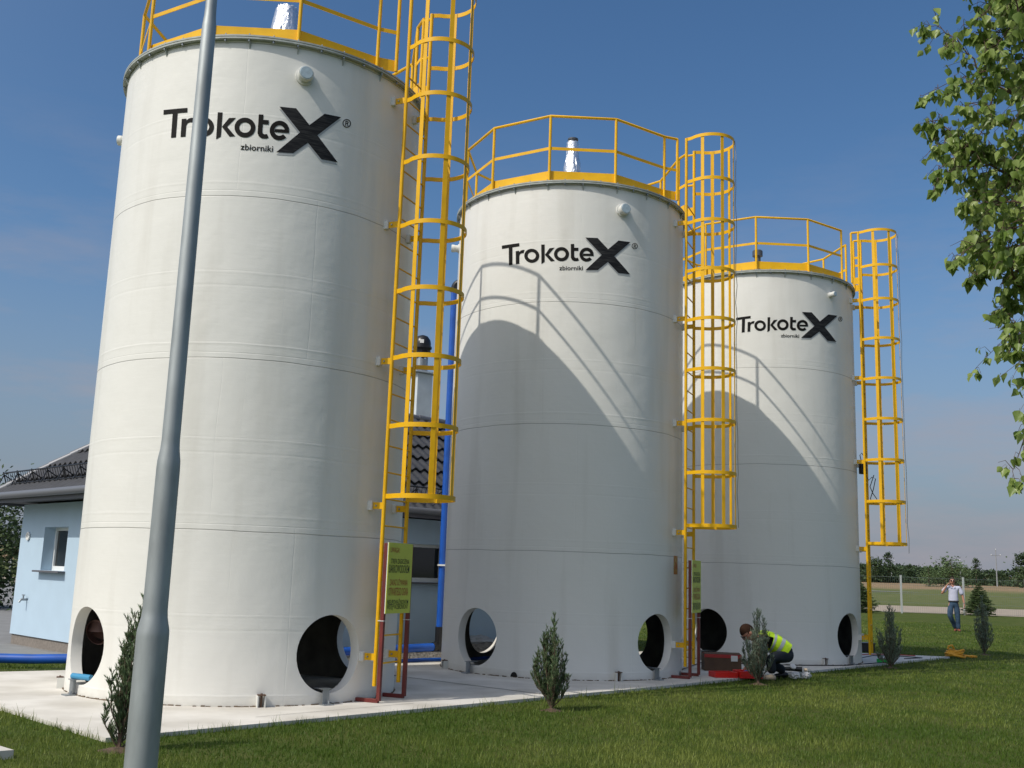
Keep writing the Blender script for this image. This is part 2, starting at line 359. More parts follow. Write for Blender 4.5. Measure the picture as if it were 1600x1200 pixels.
# gravel strip between slab and building
b = MB(); rng = random.Random(4); nu, nv = 90, 14
for i in range(nu + 1):
    for j in range(nv + 1):
        t = i / nu; s_ = j / nv; x = -4.6 + 7.0 * t; off = 1.25 * s_
        px, py = x - off * .5, x + 17.85 + off * .5 + (0 if s_ else -.1)
        h = math.sin(PI * s_) * .17 * (1 + .5 * noise.noise(Vector((x * 2, off * 2, 0)))) + .03 * noise.noise(Vector((x * 9, off * 9, 3)))
        b.v.append((px, py, GZ + .01 + max(0, h) if 0 < j < nv else GZ - .05))
for i in range(nu):
    for j in range(nv):
        a = i * (nv + 1) + j; b.f.append((a, a + nv + 1, a + nv + 2, a + 1))
kind(b.build('gravel', M['gravel']), 'structure')
# sand strip beyond the lawn, and the far path
def yz_sheet(name, pts, lift, m):
    bm = bmesh.new(); vs = [bm.verts.new((x, y, 0)) for x, y in pts]; bm.faces.new(vs)
    for yy in ys: bmesh.ops.bisect_plane(bm, geom=bm.verts[:] + bm.edges[:] + bm.faces[:], plane_co=(0, yy, 0), plane_no=(0, 1, 0))
    for v in bm.verts: v.co.z = ground_z(v.co.y) + lift
    me = bpy.data.meshes.new(name); bm.to_mesh(me); bm.free(); me.materials.append(m)
    o = bpy.data.objects.new(name, me); col.objects.link(o); kind(o, 'structure')
yz_sheet('sand_strip', [(-120, 62), (12, 62.4), (20, 63), (27, 62.6), (31.0, 60.5), (50, 56), (90, 54), (120, 70), (60, 86), (34, 86), (5, 84), (-120, 82)], .012, M['sand'])
yz_sheet('far_path', [(-100, 150), (20, 149), (45, 148), (56, 150), (60, 151.5), (54, 153), (40, 155), (-100, 160)], .05, M['path'])

# ------------------------------------------------------------------ tanks
T = [(-2.991, 12.125), (.858, 15.944), (4.796, 19.922)]
TR, TH = 1.7704, 6.898
LB = R_(-23)
def cyl_pt(r, az, z): return (r * math.cos(az), r * math.sin(az), z)
def shell_surface(b, r, holes, zmax, flip):
    """cylinder wall of radius r with round openings; returns the opening rims"""
    HW = 18; z_t = 1.0; hc, hr = .488, .385; NS = 18; NV = 10
    rims = []
    def put(az, z): b.v.append(cyl_pt(r, R_(az), z)); return len(b.v) - 1
    def face(q): b.f.append(tuple(q[::-1]) if flip else tuple(q))
    cols = []
    for h in holes:
        # boundary ccw in (s,z): bottom, right, top, left
        bd = [(h - HW + 2 * HW * i / NS, 0) for i in range(NS)] + [(h + HW, z_t * i / NV) for i in range(NV)] + \
             [(h + HW - 2 * HW * i / NS, z_t) for i in range(NS)] + [(h - HW, z_t - z_t * i / NV) for i in range(NV)]
        rings = []
        circ = []
        for az, z in bd:
            s_ = R_(az - h) * TR; d = Vector((s_, z - hc)).normalized(); circ.append((d.x * hr, d.y * hr))
        NR = 6
        for k in range(NR + 1):
            t = (k / NR) ** 1.3; ring = []
            for (az, z), (cx, cz) in zip(bd, circ):
                s_ = R_(az - h) * TR
                ring.append(put(h + math.degrees((cx + (s_ - cx) * t) / TR), hc + cz + (z - hc - cz) * t))
            rings.append(ring)
        n = len(bd)
        for k in range(NR):
            for i in range(n): face([rings[k][i], rings[k + 1][i], rings[k + 1][(i + 1) % n], rings[k][(i + 1) % n]])
        rims.append(rings[0])
    # plain parts of the skirt
    for i, h in enumerate(holes):
        a0 = h + HW; a1 = h + 90 - HW; n = 27; pr = None
        for k in range(n + 1):
            az = a0 + (a1 - a0) * k / n; c = [put(az, z_t * j / NV) for j in range(NV + 1)]
            if pr:
                for j in range(NV): face([pr[j], c[j], c[j + 1], pr[j + 1]])
            pr = c
    n = 180; zs = [z_t, 2, 3, 4, 5, 6, zmax]; pr = None; first = None
    for k in range(n):
        c = [put(holes[0] + 2 * k, z) for z in zs]
        if pr:
            for j in range(len(zs) - 1): face([pr[j], c[j], c[j + 1], pr[j + 1]])
        else: first = c
        pr = c
    for j in range(len(zs) - 1): face([pr[j], first[j], first[j + 1], pr[j + 1]])
    return rims
HOLES = [-135, -45, 45, 135]
def ladder_pt(o, s, z=None):
    p = (o * math.cos(LB) - s * math.sin(LB), o * math.sin(LB) + s * math.cos(LB))
    return p if z is None else (p[0], p[1], z)
LR, LW = 1.93, .256
HOOPZ = [2.11, 2.86, 3.61, 4.36, 5.11, 5.86, 6.61, 7.26, 7.945]

LOGO = {
 0: ([-123.5468, 62.5855, 0.6842, -22.2836, -0.7301, -0.0038, 8.0932, 0.1991], [6.4206, -0.4615, -0.7482, 0.337, 0.0585, 0.0087, -0.0299, -0.0431]),
 1: ([-131.0041, 55.4461, 0.999, -16.1897, -0.8297, -0.0055, 6.5255, 0.2571], [6.2773, -0.2825, -0.7073, 0.1891, 0.0536, 0.0058, -0.0018, -0.0288]),
 2: ([-118.9361, 47.9383, -0.8987, -16.1913, 0.8483, 0.0207, 10.6859, -1.094], [6.2656, -0.0777, -0.6489, 0.0155, -0.001, 0.0048, 0.0653, -0.0315])}
def ring_poly(cx, cy, rx, ry, ix, iy, a0=0, a1=360, n=40):
    out = [(cx + rx * math.cos(R_(a0 + (a1 - a0) * i / n)), cy - ry * math.sin(R_(a0 + (a1 - a0) * i / n))) for i in range(n + 1)]
    inn = [(cx + ix * math.cos(R_(a0 + (a1 - a0) * i / n)), cy - iy * math.sin(R_(a0 + (a1 - a0) * i / n))) for i in range(n + 1)]
    return [[out[i], out[i + 1], inn[i + 1], inn[i]] for i in range(n)]
XP = [(972, 78), (1105, 84), (1218, 207), (1330, 112), (1460, 128), (1285, 282), (1455, 478), (1328, 465), (1215, 345), (1105, 433), (972, 433), (1148, 268)]
WORD = [
 [(64, 165), (255, 139), (256, 174), (181, 185), (181, 374), (143, 380), (141, 190), (66, 201)],
 [(217, 228), (253, 223), (255, 238), (270, 222), (290, 214), (312, 213), (302, 250), (285, 249), (265, 257), (256, 278), (256, 364), (218, 369)],
 [(492, 156), (529, 154), (529, 342), (494, 367)],
 [(532, 266), (583, 193), (636, 188), (572, 262), (640, 331), (596, 338)],
 [(813, 148), (850, 147), (850, 188), (896, 188), (896, 222), (850, 222), (850, 275), (853, 292), (868, 300), (890, 297), (903, 325), (880, 333), (850, 333), (825, 318), (814, 295)],
 [(948, 253), (1028, 253), (1062, 256), (1061, 279), (946, 277)]]
REG = [[(1496, 153), (1502, 153), (1502, 190), (1496, 190)], [(1502, 153), (1514, 154), (1520, 160), (1520, 167), (1514, 173), (1502, 173), (1502, 168), (1511, 167), (1514, 164), (1514, 162), (1511, 159), (1502, 158)],
 [(1507, 173), (1513, 172), (1522, 190), (1515, 190)]]
WORD += ring_poly(390, 277, 81, 76, 44, 41) + ring_poly(712, 258, 82, 77, 45, 41) + ring_poly(985, 263, 77, 76, 41, 41, 8, 318)
REG += ring_poly(1507, 171, 33, 33, 26, 26)
def text_polys(txt, x0, y0, wdt, hgt, heavy=.02):
    cu = bpy.data.curves.new('t', 'FONT'); cu.body = txt; cu.offset = heavy; cu.resolution_u = 3
    o = bpy.data.objects.new('t', cu); col.objects.link(o); bpy.context.view_layer.update()
    me = o.to_mesh(); V = [v.co.copy() for v in me.vertices]; P = [list(p.vertices) for p in me.polygons]; o.to_mesh_clear()
    bpy.data.objects.remove(o); bpy.data.curves.remove(cu)
    ax = min(v.x for v in V); bx = max(v.x for v in V); ay = min(v.y for v in V); by = max(v.y for v in V)
    return [[(x0 + (V[i].x - ax) / (bx - ax) * wdt, y0 + (V[i].y - ay) / (by - ay) * hgt) for i in p] for p in P]
ZB = text_polys('zbiorniki', 688, 433, 257, -48, .012)
def logo_mesh(i, polys, lift, step=24):
    bm = bmesh.new()
    for P in polys:
        if len(P) > 4:
            tr = tessellate_polygon([[Vector((x, y, 0)) for x, y in P]])
            V = [bm.verts.new((x, y, 0)) for x, y in P]
            for t in tr:
                try: bm.faces.new([V[k] for k in t])
                except Exception: pass
        else:
            try: bm.faces.new([bm.verts.new((x, y, 0)) for x, y in P])
            except Exception: pass
    x = 40
    while x < 1560:
        bmesh.ops.bisect_plane(bm, geom=bm.verts[:] + bm.edges[:] + bm.faces[:], plane_co=(x, 0, 0), plane_no=(1, 0, 0)); x += step
    bm.normal_update()
    ca, cz = LOGO[i]
    for f in bm.faces:
        if f.normal.z > 0: f.normal_flip()
    for v in bm.verts:
        x = v.co.x / 1000; y = v.co.y / 500; q = [1, x, y, x * x, x * y, y * y, x ** 3, x * x * y]
        az = R_(sum(a * c for a, c in zip(ca, q))); z = sum(a * c for a, c in zip(cz, q))
        v.co = cyl_pt(TR + lift, az, z)
    b = MB(); b.v = [tuple(v.co) for v in bm.verts]; bm.verts.index_update(); b.f = [tuple(v.index for v in f.verts) for f in bm.faces]; bm.free(); return b

def make_tank(i):
    t = empty('storage_tank', (*T[i], 0))
    b = MB(); ro = shell_surface(b, TR, HOLES, TH, False)
    b2 = MB(); b2.v = b.v; b2.f = b.f
    # collars of the openings run inward, 11 cm deep
    for h, rim in zip(HOLES, ro):
        inner = []
        for k, idx in enumerate(rim):
            v = Vector(b.v[idx]); r = Vector((v.x, v.y)).normalized() * (TR - .11); b.v.append((r.x, r.y, v.z)); inner.append(len(b.v) - 1)
        n = len(rim)
        for k in range(n): b.f.append((rim[k], rim[(k + 1) % n], inner[(k + 1) % n], inner[k]))
    b.build('tank_shell', M['tank'], t, smooth=40)
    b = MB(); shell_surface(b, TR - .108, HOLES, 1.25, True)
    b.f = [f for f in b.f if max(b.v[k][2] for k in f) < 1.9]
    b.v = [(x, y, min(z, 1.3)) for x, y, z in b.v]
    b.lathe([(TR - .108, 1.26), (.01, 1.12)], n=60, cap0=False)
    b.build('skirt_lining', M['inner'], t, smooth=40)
    b = MB(); b.lathe([(TR + .005, TH - .03), (TR + .055, TH - .03), (TR + .055, TH - .012), (TR + .04, TH - .012), (TR + .04, TH - .004), (TR + .055, TH - .004), (TR + .055, TH + .014), (TR - .1, TH + .014)], n=180, cap0=False, cap1=False)
    b.build('rim_flange', M['flange'], t, smooth=30)
    b = MB(); b.lathe([(TR - .1, TH + .012), (1.2, TH + .12), (.7, TH + .24), (.02, TH + .3)], n=96, cap0=False); b.build('tank_roof', M['roofgrp'], t)
    bo = MB().tube([(0, 0, -.05), (0, 0, .035)], .008, 6).tube([(0, 0, -.052), (0, 0, -.036)], .014, 6).build('flange_bolt', M['galv'], t)
    for k in range(44):
        q = bo if k == 0 else bo.copy()
        if k: col.objects.link(q)
        q.location = cyl_pt(TR + .034, R_(8.18 * k + 2), TH)
    for k in range(22):
        a = R_(16.36 * k - 6); u = Vector((math.cos(a), math.sin(a))); s_ = Vector((-u.y, u.x)) * .006
        p = [(TR - .005, TH - .03), (TR + .05, TH - .03), (TR - .005, TH - .13)]
        vs = [(u.x * r + s_.x * sg, u.y * r + s_.y * sg, z) for sg in (-1, 1) for r, z in p]
        MB().add(vs, [(0, 1, 2), (3, 5, 4), (0, 3, 4, 1), (1, 4, 5, 2), (2, 5, 3, 0)]).build('rim_gusset', M['flange'], t, smooth=0)
    q = MB(); rn = random.Random(i + 50)
    for k in range(300):
        if rn.random() < .35: continue
        a = R_(1.2 * k + rn.uniform(-.4, .4)); c_ = cyl_pt(TR + .006, a, .002); q.box(c_, (rn.uniform(.01, .028), rn.uniform(.02, .05), rn.uniform(.006, .022)), a + rn.uniform(-.2, .2))
    q.build('base_sealant', M['sealant'], t, smooth=0)['kind'] = 'stuff'
    # logo
    lg = logo_mesh(i, WORD, .004).build('logo', M['black'], t, smooth=40)
    logo_mesh(i, ZB, .004).build('logo_subtitle', M['black'], lg, smooth=40)
    logo_mesh(i, REG, .004).build('registered_mark', M['black'], lg, smooth=40)
    logo_mesh(i, [XP], .0052).build('logo_cross', M['logox'], lg, smooth=40)
    logo_mesh(i, [[(x, y + 20) for x, y in XP]], .0025).build('logo_cross_shade', M['logogrey'], lg, smooth=40)
    # level port stubs
    def stub(az, z, r, L):
        a = R_(az); u = Vector((math.cos(a), math.sin(a), 0)); mt = u.to_track_quat('Z', 'Y').to_matrix()
        p = Vector(cyl_pt(TR - .03, a, z))
        s = MB().lathe([(r * 1.25, 0), (r * 1.2, .045), (r * .92, .05), (r * .92, .05 + L), (r, .05 + L), (r, .09 + L), (r * .95, .097 + L)], p, 28, mt).build('port_stub', M['weld'], t)
        MB().lathe([(r * .86, .0975 + L), (r * .8, .103 + L)], p, 28, mt, cap0=False).build('port_cap', M['portcap'], s)
    stub(-68.6 if i < 2 else -57, 6.535 if i < 2 else 6.56, .082 if i < 2 else .05, .045 if i < 2 else .05)
    stub(186, 6.35, .06, .05)
    # vents on the roof
    def foil(prof, n=40):
        q = MB(); q.lathe([(r, z + TH) for r, z in prof], n=n)
        rn = random.Random(i + 3); q.v = [(x * (1 + rn.uniform(-.045, .045)), y * (1 + rn.uniform(-.045, .045)), z + rn.uniform(-.012, .012)) for x, y, z in q.v]
        return q
    if i == 0:
        foil([(.24, .25), (.235, .5), (.225, .7), (.205, .9), (.185, 1.05), (.165, 1.2), (.148, 1.3), (.135, 1.36), (.08, 1.385)]).build('foil_wrapped_vent', M['foil'], t, smooth=12)
    elif i == 1:
        v = foil([(.15, .25), (.145, .7), (.14, .93), (.13, 1.0), (.115, 1.07), (.105, 1.15), (.102, 1.25), (.1, 1.36)]).build('foil_wrapped_vent', M['foil'], t, smooth=12)
        MB().lathe([(.075, TH + 1.34), (.075, TH + 1.40), (.085, TH + 1.405), (.085, TH + 1.43), (.06, TH + 1.435)], n=24).build('vent_cap', M['darkcap'], v)
    else:
        MB().lathe([(.06, TH + .25), (.06, TH + .82), (.1, TH + .83), (.1, TH + .93), (.085, TH + .95)], n=28).build('vent_pipe', M['darkcap'], t)
    # pipe supports under the front openings, tie-down anchors, drain holes
    for h in (-135, -45):
        a = R_(h - 2); u = Vector((math.cos(a), math.sin(a))); q = MB(); rz = a
        c = u * (TR + .05)
        q.box((c.x, c.y, .075), (.008, .075, .15), rz); c2 = u * (TR + .03); q.box((c2.x, c2.y, .072), (.045, .008, .144), rz)
        c3 = u * (TR - .01); q.box((c3.x, c3.y, .154), (.16, .1, .008), rz); c4 = u * (TR + .07); q.box((c4.x, c4.y, .006), (.1, .12, .012), rz)
        q.tube([(c4.x + .02, c4.y, .01), (c4.x + .02, c4.y, .045)], .01, 6)
        q.build('pipe_support', M['galv'], t, smooth=30)
    for az in (-68, -158, 22, -112 + 0):
        if az == -112: continue
        a = R_(az); u = Vector((math.cos(a), math.sin(a))); s_ = Vector((-u.y, u.x)); q = MB()
        for sg in (-1, 1):
            c = u * (TR + .035) + s_ * .035 * sg; q.box((c.x, c.y, .055), (.07, .012, .11), a)
        an = q.build('tie_down_anchor', M['weld'], t)
        c = u * (TR + .045); MB().tube([(c.x, c.y, 0), (c.x, c.y, .13)], .011, 8).box((c.x, c.y, .115), (.07, .075, .01), a).build('anchor_bolt', M['rust'], an)
    for az in (-113.4, -19.3):
        a = R_(az); q = MB(); n = 14; vs = [cyl_pt(TR + .003, a + .05 * math.cos(PI * k / n) / TR * 1.0, .005 + .065 * math.sin(PI * k / n)) for k in range(n + 1)]
        q.add(vs, [tuple(range(n + 1))]); q.build('drain_opening', M['hole'], t, smooth=0)
    # ladder
    zr0 = .16; b = MB()
    for s_ in (-LW, LW): b.tube([ladder_pt(LR, s_, zr0), ladder_pt(LR, s_, 7.965)], .022, 10)
    lad = b.build('ladder', M['yellow'], t)
    z = .38
    while z < 7.0:
        MB().tube([ladder_pt(LR, -LW, z), ladder_pt(LR, LW, z)], .0095, 8).build('rung', M['yellow'], lad); z += .284
    for z in (.45, 2.01, 3.58, 5.14, 6.62):
        for s_ in (-LW, LW):
            r0 = math.sqrt(TR ** 2 - LW ** 2); q = MB(); L = LR - r0 - .02
            c = ladder_pt(r0 + .04 + L / 2, s_, z); q.box(c, (L, .008, .07), LB)
            bk = q.build('wall_bracket', M['yellow'], lad, smooth=0)
            q = MB().box(ladder_pt(r0 + .012, s_, z), (.07, .06, .10), LB); q.build('bracket_pad', M['weld'], bk, smooth=0, bevel=.006)
            a0, a1 = ladder_pt(r0 + .085, s_ - .016, z), ladder_pt(r0 + .085, s_ + .016, z)
            MB().tube([a0, a1], .010, 6).build('bracket_bolt', M['galv'], bk)
    # cage
    HC, HR = .31, .36
    def hoop_path():
        P = [ladder_pt(LR, -LW)]
        for k in range(33):
            th = R_(-128 + 256 * k / 32); P.append(ladder_pt(LR + HC + HR * math.cos(th), HR * math.sin(th)))
        return P + [ladder_pt(LR, LW)]
    b = MB()
    for th in (-97, -48, 0, 48, 97):
        c = ladder_pt(LR + HC + (HR - .009) * math.cos(R_(th)), (HR - .009) * math.sin(R_(th)))
        b.box((c[0], c[1], (2.09 + 7.965) / 2), (.008, .05, 7.965 - 2.09), LB + R_(th))
    cg = b.build('safety_cage', M['yellow'], t, smooth=0)
    hp = MB().band(hoop_path(), 0, .05, .008)
    first = None
    for z in HOOPZ:
        if first is None: first = hp.build('hoop', M['yellow'], cg, smooth=40); first.location.z = z
        else:
            o = first.copy(); col.objects.link(o); o.parent = cg; o.location.z = z
    # guardrail round the roof
    RR = 1.70; azs = [-38.5 - 32.9 * k for k in range(11)]
    P = [Vector(cyl_pt(RR, R_(a), 0)) for a in azs]
    path = [(p.x, p.y, 7.95) for p in P]
    b = MB(); arms = []
    near_g = ladder_pt(1.80, -.30); far_g = ladder_pt(1.80, .30)
    if i < 2: path = [(*near_g, 7.95)] + path + [(*far_g, 7.95)]
    b.tube(path, .021, 8)
    if i == 2:
        for s_ in (-LW, LW): b.tube([ladder_pt(LR, s_, 7.95), ladder_pt(1.80, s_, 7.95)], .021, 8); b.band([ladder_pt(LR, s_), ladder_pt(1.80, s_)], 7.45, .045, .008)
    gr = b.build('guardrail', M['yellow'], t)
    b = MB(); b.band([(p[0], p[1]) for p in path], 7.45, .045, .008); b.build('mid_rail', M['yellow'], gr, smooth=0)
    b = MB(); out = [(p[0] * .984, p[1] * .984) for p in path]; b.band(out, 7.045, .14, .006)
    if i < 2: b.band([(near_g[0], near_g[1]), (near_g[0] * 1.0 + .001, near_g[1])], 7.045, .1, .004)
    b.build('toe_board', M['yellow'], gr, smooth=0)
    for p in P:
        MB().tube([(p.x, p.y, TH + .015), (p.x, p.y, 7.95)], .021, 10).box((p.x, p.y, TH + .022), (.1, .1, .012)).build('post', M['yellow'], gr)
    gp = [near_g, far_g] if i < 2 else [ladder_pt(1.80, -LW), ladder_pt(1.80, LW)]
    for q in gp: MB().tube([(*q, 6.97), (*q, 7.95)], .021, 10).build('post', M['yellow'], gr)
    if i < 2:
        b = MB(); b.band([far_g, ladder_pt(LR, LW)], 6.98, .13, .006)
        b.tube([(*far_g, 7.92), ladder_pt(LR, LW, 7.9)], .018, 8); b.tube([(*far_g, 7.42), ladder_pt(LR, LW, 7.4)], .018, 8)
        b.build('gate_arm', M['yellow'], gr, smooth=30)
    else:
        for s_ in (-LW, LW): MB().band([ladder_pt(1.80, s_), ladder_pt(LR, s_)], 7.0, .13, .006).build('gate_arm', M['yellow'], gr, smooth=0)
    # step plate at the ladder head
    return t
M['sealant'] = mat('brown_sealant_crumbs', (.20, .15, .10), .95, var=.5, vscale=30)
M['rust'] = mat('rusty_bolt', (.10, .055, .035), .8)
M['hole'] = mat('dark_drain_hole', (.015, .014, .012), .95)
M['portcap'] = mat('blue_grey_cap', (.42, .52, .58), .5, var=.2, vscale=30)
def logox_mat():
    m = mat('black_brushed_mark', (.012, .011, .010), .6, spec=.2)
    n = m.node_tree.nodes; l = m.node_tree.links; b = n['Principled BSDF']
    t = n.new('ShaderNodeTexCoord'); mpn = n.new('ShaderNodeMapping'); mpn.inputs['Scale'].default_value = (2, 2, 22); mpn.inputs['Rotation'].default_value = (.0, .25, 0)
    l.new(t.outputs['Object'], mpn.inputs[0]); z = n.new('ShaderNodeTexNoise'); z.inputs['Scale'].default_value = 3; z.inputs['Detail'].default_value = 6; l.new(mpn.outputs[0], z.inputs[0])
    r = n.new('ShaderNodeValToRGB'); r.color_ramp.elements[0].position = .4; r.color_ramp.elements[0].color = (.008, .008, .009, 1); r.color_ramp.elements[1].position = .75; r.color_ramp.elements[1].color = (.045, .044, .043, 1)
    l.new(z.outputs[0], r.inputs[0]); l.new(r.outputs[0], b.inputs['Base Color']); return m
M['logox'] = logox_mat()
TG = 'cream storage tanks in a row on the slab'
tanks = [make_tank(i) for i in range(3)]
tag(tanks[0], 'largest-looking cream storage tank behind the grey lamp post, nearest to the viewer', 'storage tank', TG)
tag(tanks[1], 'middle cream storage tank with black-capped foil vent and arched shadow across its face', 'storage tank', TG)
tag(tanks[2], 'farthest cream storage tank with dark vent pipe, behind the crouching worker', 'storage tank', TG)

# warning signs on red frames in front of the ladders
M['sign'] = mat('yellow_green_board', (.62, .66, .08), .5, var=.1)
M['signback'] = mat('white_board_edge', (.75, .75, .72), .5)
M['redtext'] = mat('faded_red_lettering', (.42, .10, .03), .6)
M['darktext'] = mat('dark_green_lettering', (.02, .035, .015), .6)
LINES = [('UWAGA!', 1.545, .045, .20, -.22, 'redtext'), ('STREFA ZAGROŻENIA', 1.425, .058, .42, -.20, 'darktext'), ('SIARKOWODOREM', 1.325, .072, .46, -.235, 'darktext'),
         ('ZAKAZ UŻYWANIA', 1.19, .07, .40, -.20, 'redtext'), ('OTWARTEGO OGNIA', 1.08, .07, .44, -.22, 'redtext'), ('NIEUPOWAŻNIONYM', .985, .055, .47, -.235, 'darktext'), ('WSTĘP WZBRONIONY', .92, .055, .47, -.235, 'darktext')]
def make_sign(i, label):
    t = empty('warning_sign', (*T[i], 0)); RS = LR + .075
    for s_ in (-.285, .255):
        q = MB().box(ladder_pt(RS, s_, .02 + 1.6 / 2), (.04, .04, 1.6), LB)
        q.box(ladder_pt(RS - .14, s_, .02), (.28, .04, .04), LB)
        q.build('sign_post', M['red'], t, smooth=0, bevel=.003)
        MB().box(ladder_pt(RS - .01, s_, .82), (.07, .05, .006), LB).build('tie_strap', M['white'], t, smooth=0)
    z0, z1 = .895, 1.625
    bd = MB().box(ladder_pt(RS + .036, -.04, (z0 + z1) / 2), (.006, .53, z1 - z0), LB).build('sign_board', M['sign'], t, smooth=0)
    MB().box(ladder_pt(RS + .029, -.04, (z0 + z1) / 2), (.007, .534, z1 - z0 + .004), LB).build('board_back', M['signback'], bd, smooth=0)
    for mname in ('redtext', 'darktext'):
        q = MB()
        for txt, zc, hh, ww, x0, mn in LINES:
            if mn != mname: continue
            zb = z0 + (zc - .89) * .96
            for P in text_polys(txt, x0 - .01, zb, ww, hh * 1.18, .004):
                q.add([ladder_pt(RS + .041, x * .97 - .045, z) for x, z in P], [tuple(range(len(P)))])
        q.build('lettering', M[mname], bd, smooth=0)
    return tag(t, label, 'sign', 'warning signs on red stands')
make_sign(0, 'yellow-green warning sign on red stand beside the nearest tank, its wording readable')
make_sign(1, 'pale green warning sign seen almost edge-on by the middle tank ladder')

# ------------------------------------------------------------------ things fixed near tanks
def az_pt(i, az, r, z): a = R_(az); return (T[i][0] + r * math.cos(a), T[i][1] + r * math.sin(a), z)
def arc(p, c0, c1, n=8):   # quadratic bend
    p, c0, c1 = Vector(p), Vector(c0), Vector(c1); return [(p * (1 - t) ** 2 + c0 * 2 * t * (1 - t) + c1 * t * t) for t in [k / n for k in range(n + 1)]]
A = Vector(az_pt(1, 166, 1.90, 0))
t = empty('water_pipe', (A.x, A.y, 0))
def rel(p): return Vector(p) - Vector((A.x, A.y, 0))
MB().tube([(0, 0, .5), (0, 0, 5.86)], .052, 16).build('riser_pipe', M['blue'], t)
out = Vector((math.cos(R_(166)), math.sin(R_(166)), 0))
MB().tube([(0, 0, 5.82)] + arc((0, 0, 5.86), (0, 0, 5.98), -out * .13 + Vector((0, 0, 5.98))) + [-out * .26 + Vector((0, 0, 5.98))], .06, 16).build('elbow', M['blackplastic'], t)
MB().tube([(0, 0, .52), (0, 0, .26)], .064, 16).tube([(.0, 0, .3), (0, 0, .17)], .074, 16).tube([(.05, .06, .22), (-.09, -.08, .22)], .07, 16).build('coupling', M['blackplastic'], t)
MB().tube([(-.05, -.045, .22), rel((-2.6, 15.15, .17)), rel((-4.3, 14.05, .13)), rel((-6.0, 13.75, .08)), rel((-9.5, 13.75, .05))], .06, 16).build('ground_pipe', M['blue'], t)
q = MB()
for z in (1.45,): q.box((.02, -.01, z), (.15, .14, .025), R_(166)); q.tube([(0, 0, z), -out * .16 + Vector((0, 0, z))], .012, 8)
q.build('pipe_clamp', M['weld'], t)
tag(t, 'blue plastic water pipe climbing the side of the middle tank', 'pipe')
o = MB().tube([(-3.4, 14.15, .02), (-2.2, 15.35, .02), (-1.2, 16.35, .025), (-.4, 17.0, .02), (.4, 17.9, .02)], .028, 10).build('water_hose', M['blue'])
tag(o, 'thin blue hose lying on the slab edge behind the tanks', 'hose')
# pipe in the left opening of tank 1
t = empty('pipe_offcut', az_pt(0, -134, 1.76, .15))
MB().tube([(-.12, .06, .035), (.12, -.08, .035)], .03, 12).build('pipe_body', M['bluebit2'] if 'bluebit2' in M else M['bluebit'], t)
tag(t, 'short light blue pipe on the support in the leftmost tank opening', 'pipe')
c = az_pt(0, -150, 1.50, .60)
t = empty('drain_pipe', c)
MB().tube([(0, 0, -.0), (-.0, .0, .02), (.1, .25, .12), (.2, .5, .5)], .11, 20, caps=False).build('pipe_body', M['pinkpipe'], t)
MB().lathe([(.125, -.03), (.135, -.03), (.135, .03), (.11, .03), (.10, -.03)], (0, 0, 0), 28, Vector((.1, .35, .12)).normalized().to_track_quat('Z', 'Y').to_matrix(), False, False).build('pipe_collar', M['pinkpipe'], t)
tag(t, 'brownish drain pipe with collar hanging inside the leftmost tank opening', 'pipe')
# sticker on tank 2 (a part of it), cables and the black device on tank 3's ladder
def patch(i, az, z, wd, hg, name, m):
    q = MB(); n = 4; a0 = az - math.degrees(wd / 2 / TR); a1 = az + math.degrees(wd / 2 / TR); vs = []
    for k in range(n + 1):
        a = R_(a0 + (a1 - a0) * k / n); vs += [cyl_pt(TR + .003, a, z - hg / 2), cyl_pt(TR + .003, a, z + hg / 2)]
    q.add(vs, [(2 * k, 2 * k + 2, 2 * k + 3, 2 * k + 1) for k in range(n)]); q.build(name, m, tanks[i])
patch(1, -28, 1.55, .17, .26, 'sticker', M['sticker'])
def cable(i, label, kinks=0):
    p0 = ladder_pt(LR + .69, .02); rn = random.Random(i)
    P = [(T[i][0] + p0[0] + rn.uniform(-.012, .012), T[i][1] + p0[1] + rn.uniform(-.01, .01), z) for z in np.linspace(7.95, 2.1 if i == 1 else 1.95, 24)]
    o = MB().tube(P, .005, 6).build('hanging_cable', M['wirecab']); tag(o, label, 'cable', 'cables down the ladder cages')
M['wirecab'] = mat('pale_cable', (.30, .29, .26), .6)
cable(1, 'thin cable hanging down the ladder cage of the middle tank')
cable(2, 'thin cable hanging down the ladder cage of the farthest tank')
lp = ladder_pt(LR - .05, .0); bx, by = T[2][0] + lp[0], T[2][1] + lp[1]
t = empty('cable_reel', (bx, by, 3.35))
MB().box((0, 0, .14), (.13, .12, .22)).box((-.01, 0, .27), (.08, .08, .05)).build('device_body', M['blackplastic'], t, bevel=.02)
MB().tube([(-.03, 0, .28), (-.05, 0, .38), (-.02, 0, .42), (.03, 0, .36), (.02, 0, .28)], .008, 6).build('device_strap', M['blackplastic'], t)
MB().tube([(.04, 0, .03), (.1, 0, -.08), (.16, -.01, -.02), (.22, -.02, -.05), (.18, 0, -.25), (.12, 0, -.42), (.18, 0, -.5), (.24, 0, -.42), (.17, 0, -.32), (.12, 0, -.2), (.2, 0, .02)], .008, 6).build('device_cord', M['blackplastic'], t)
tag(t, 'black device with looping cord hung on the farthest tank ladder', 'device')

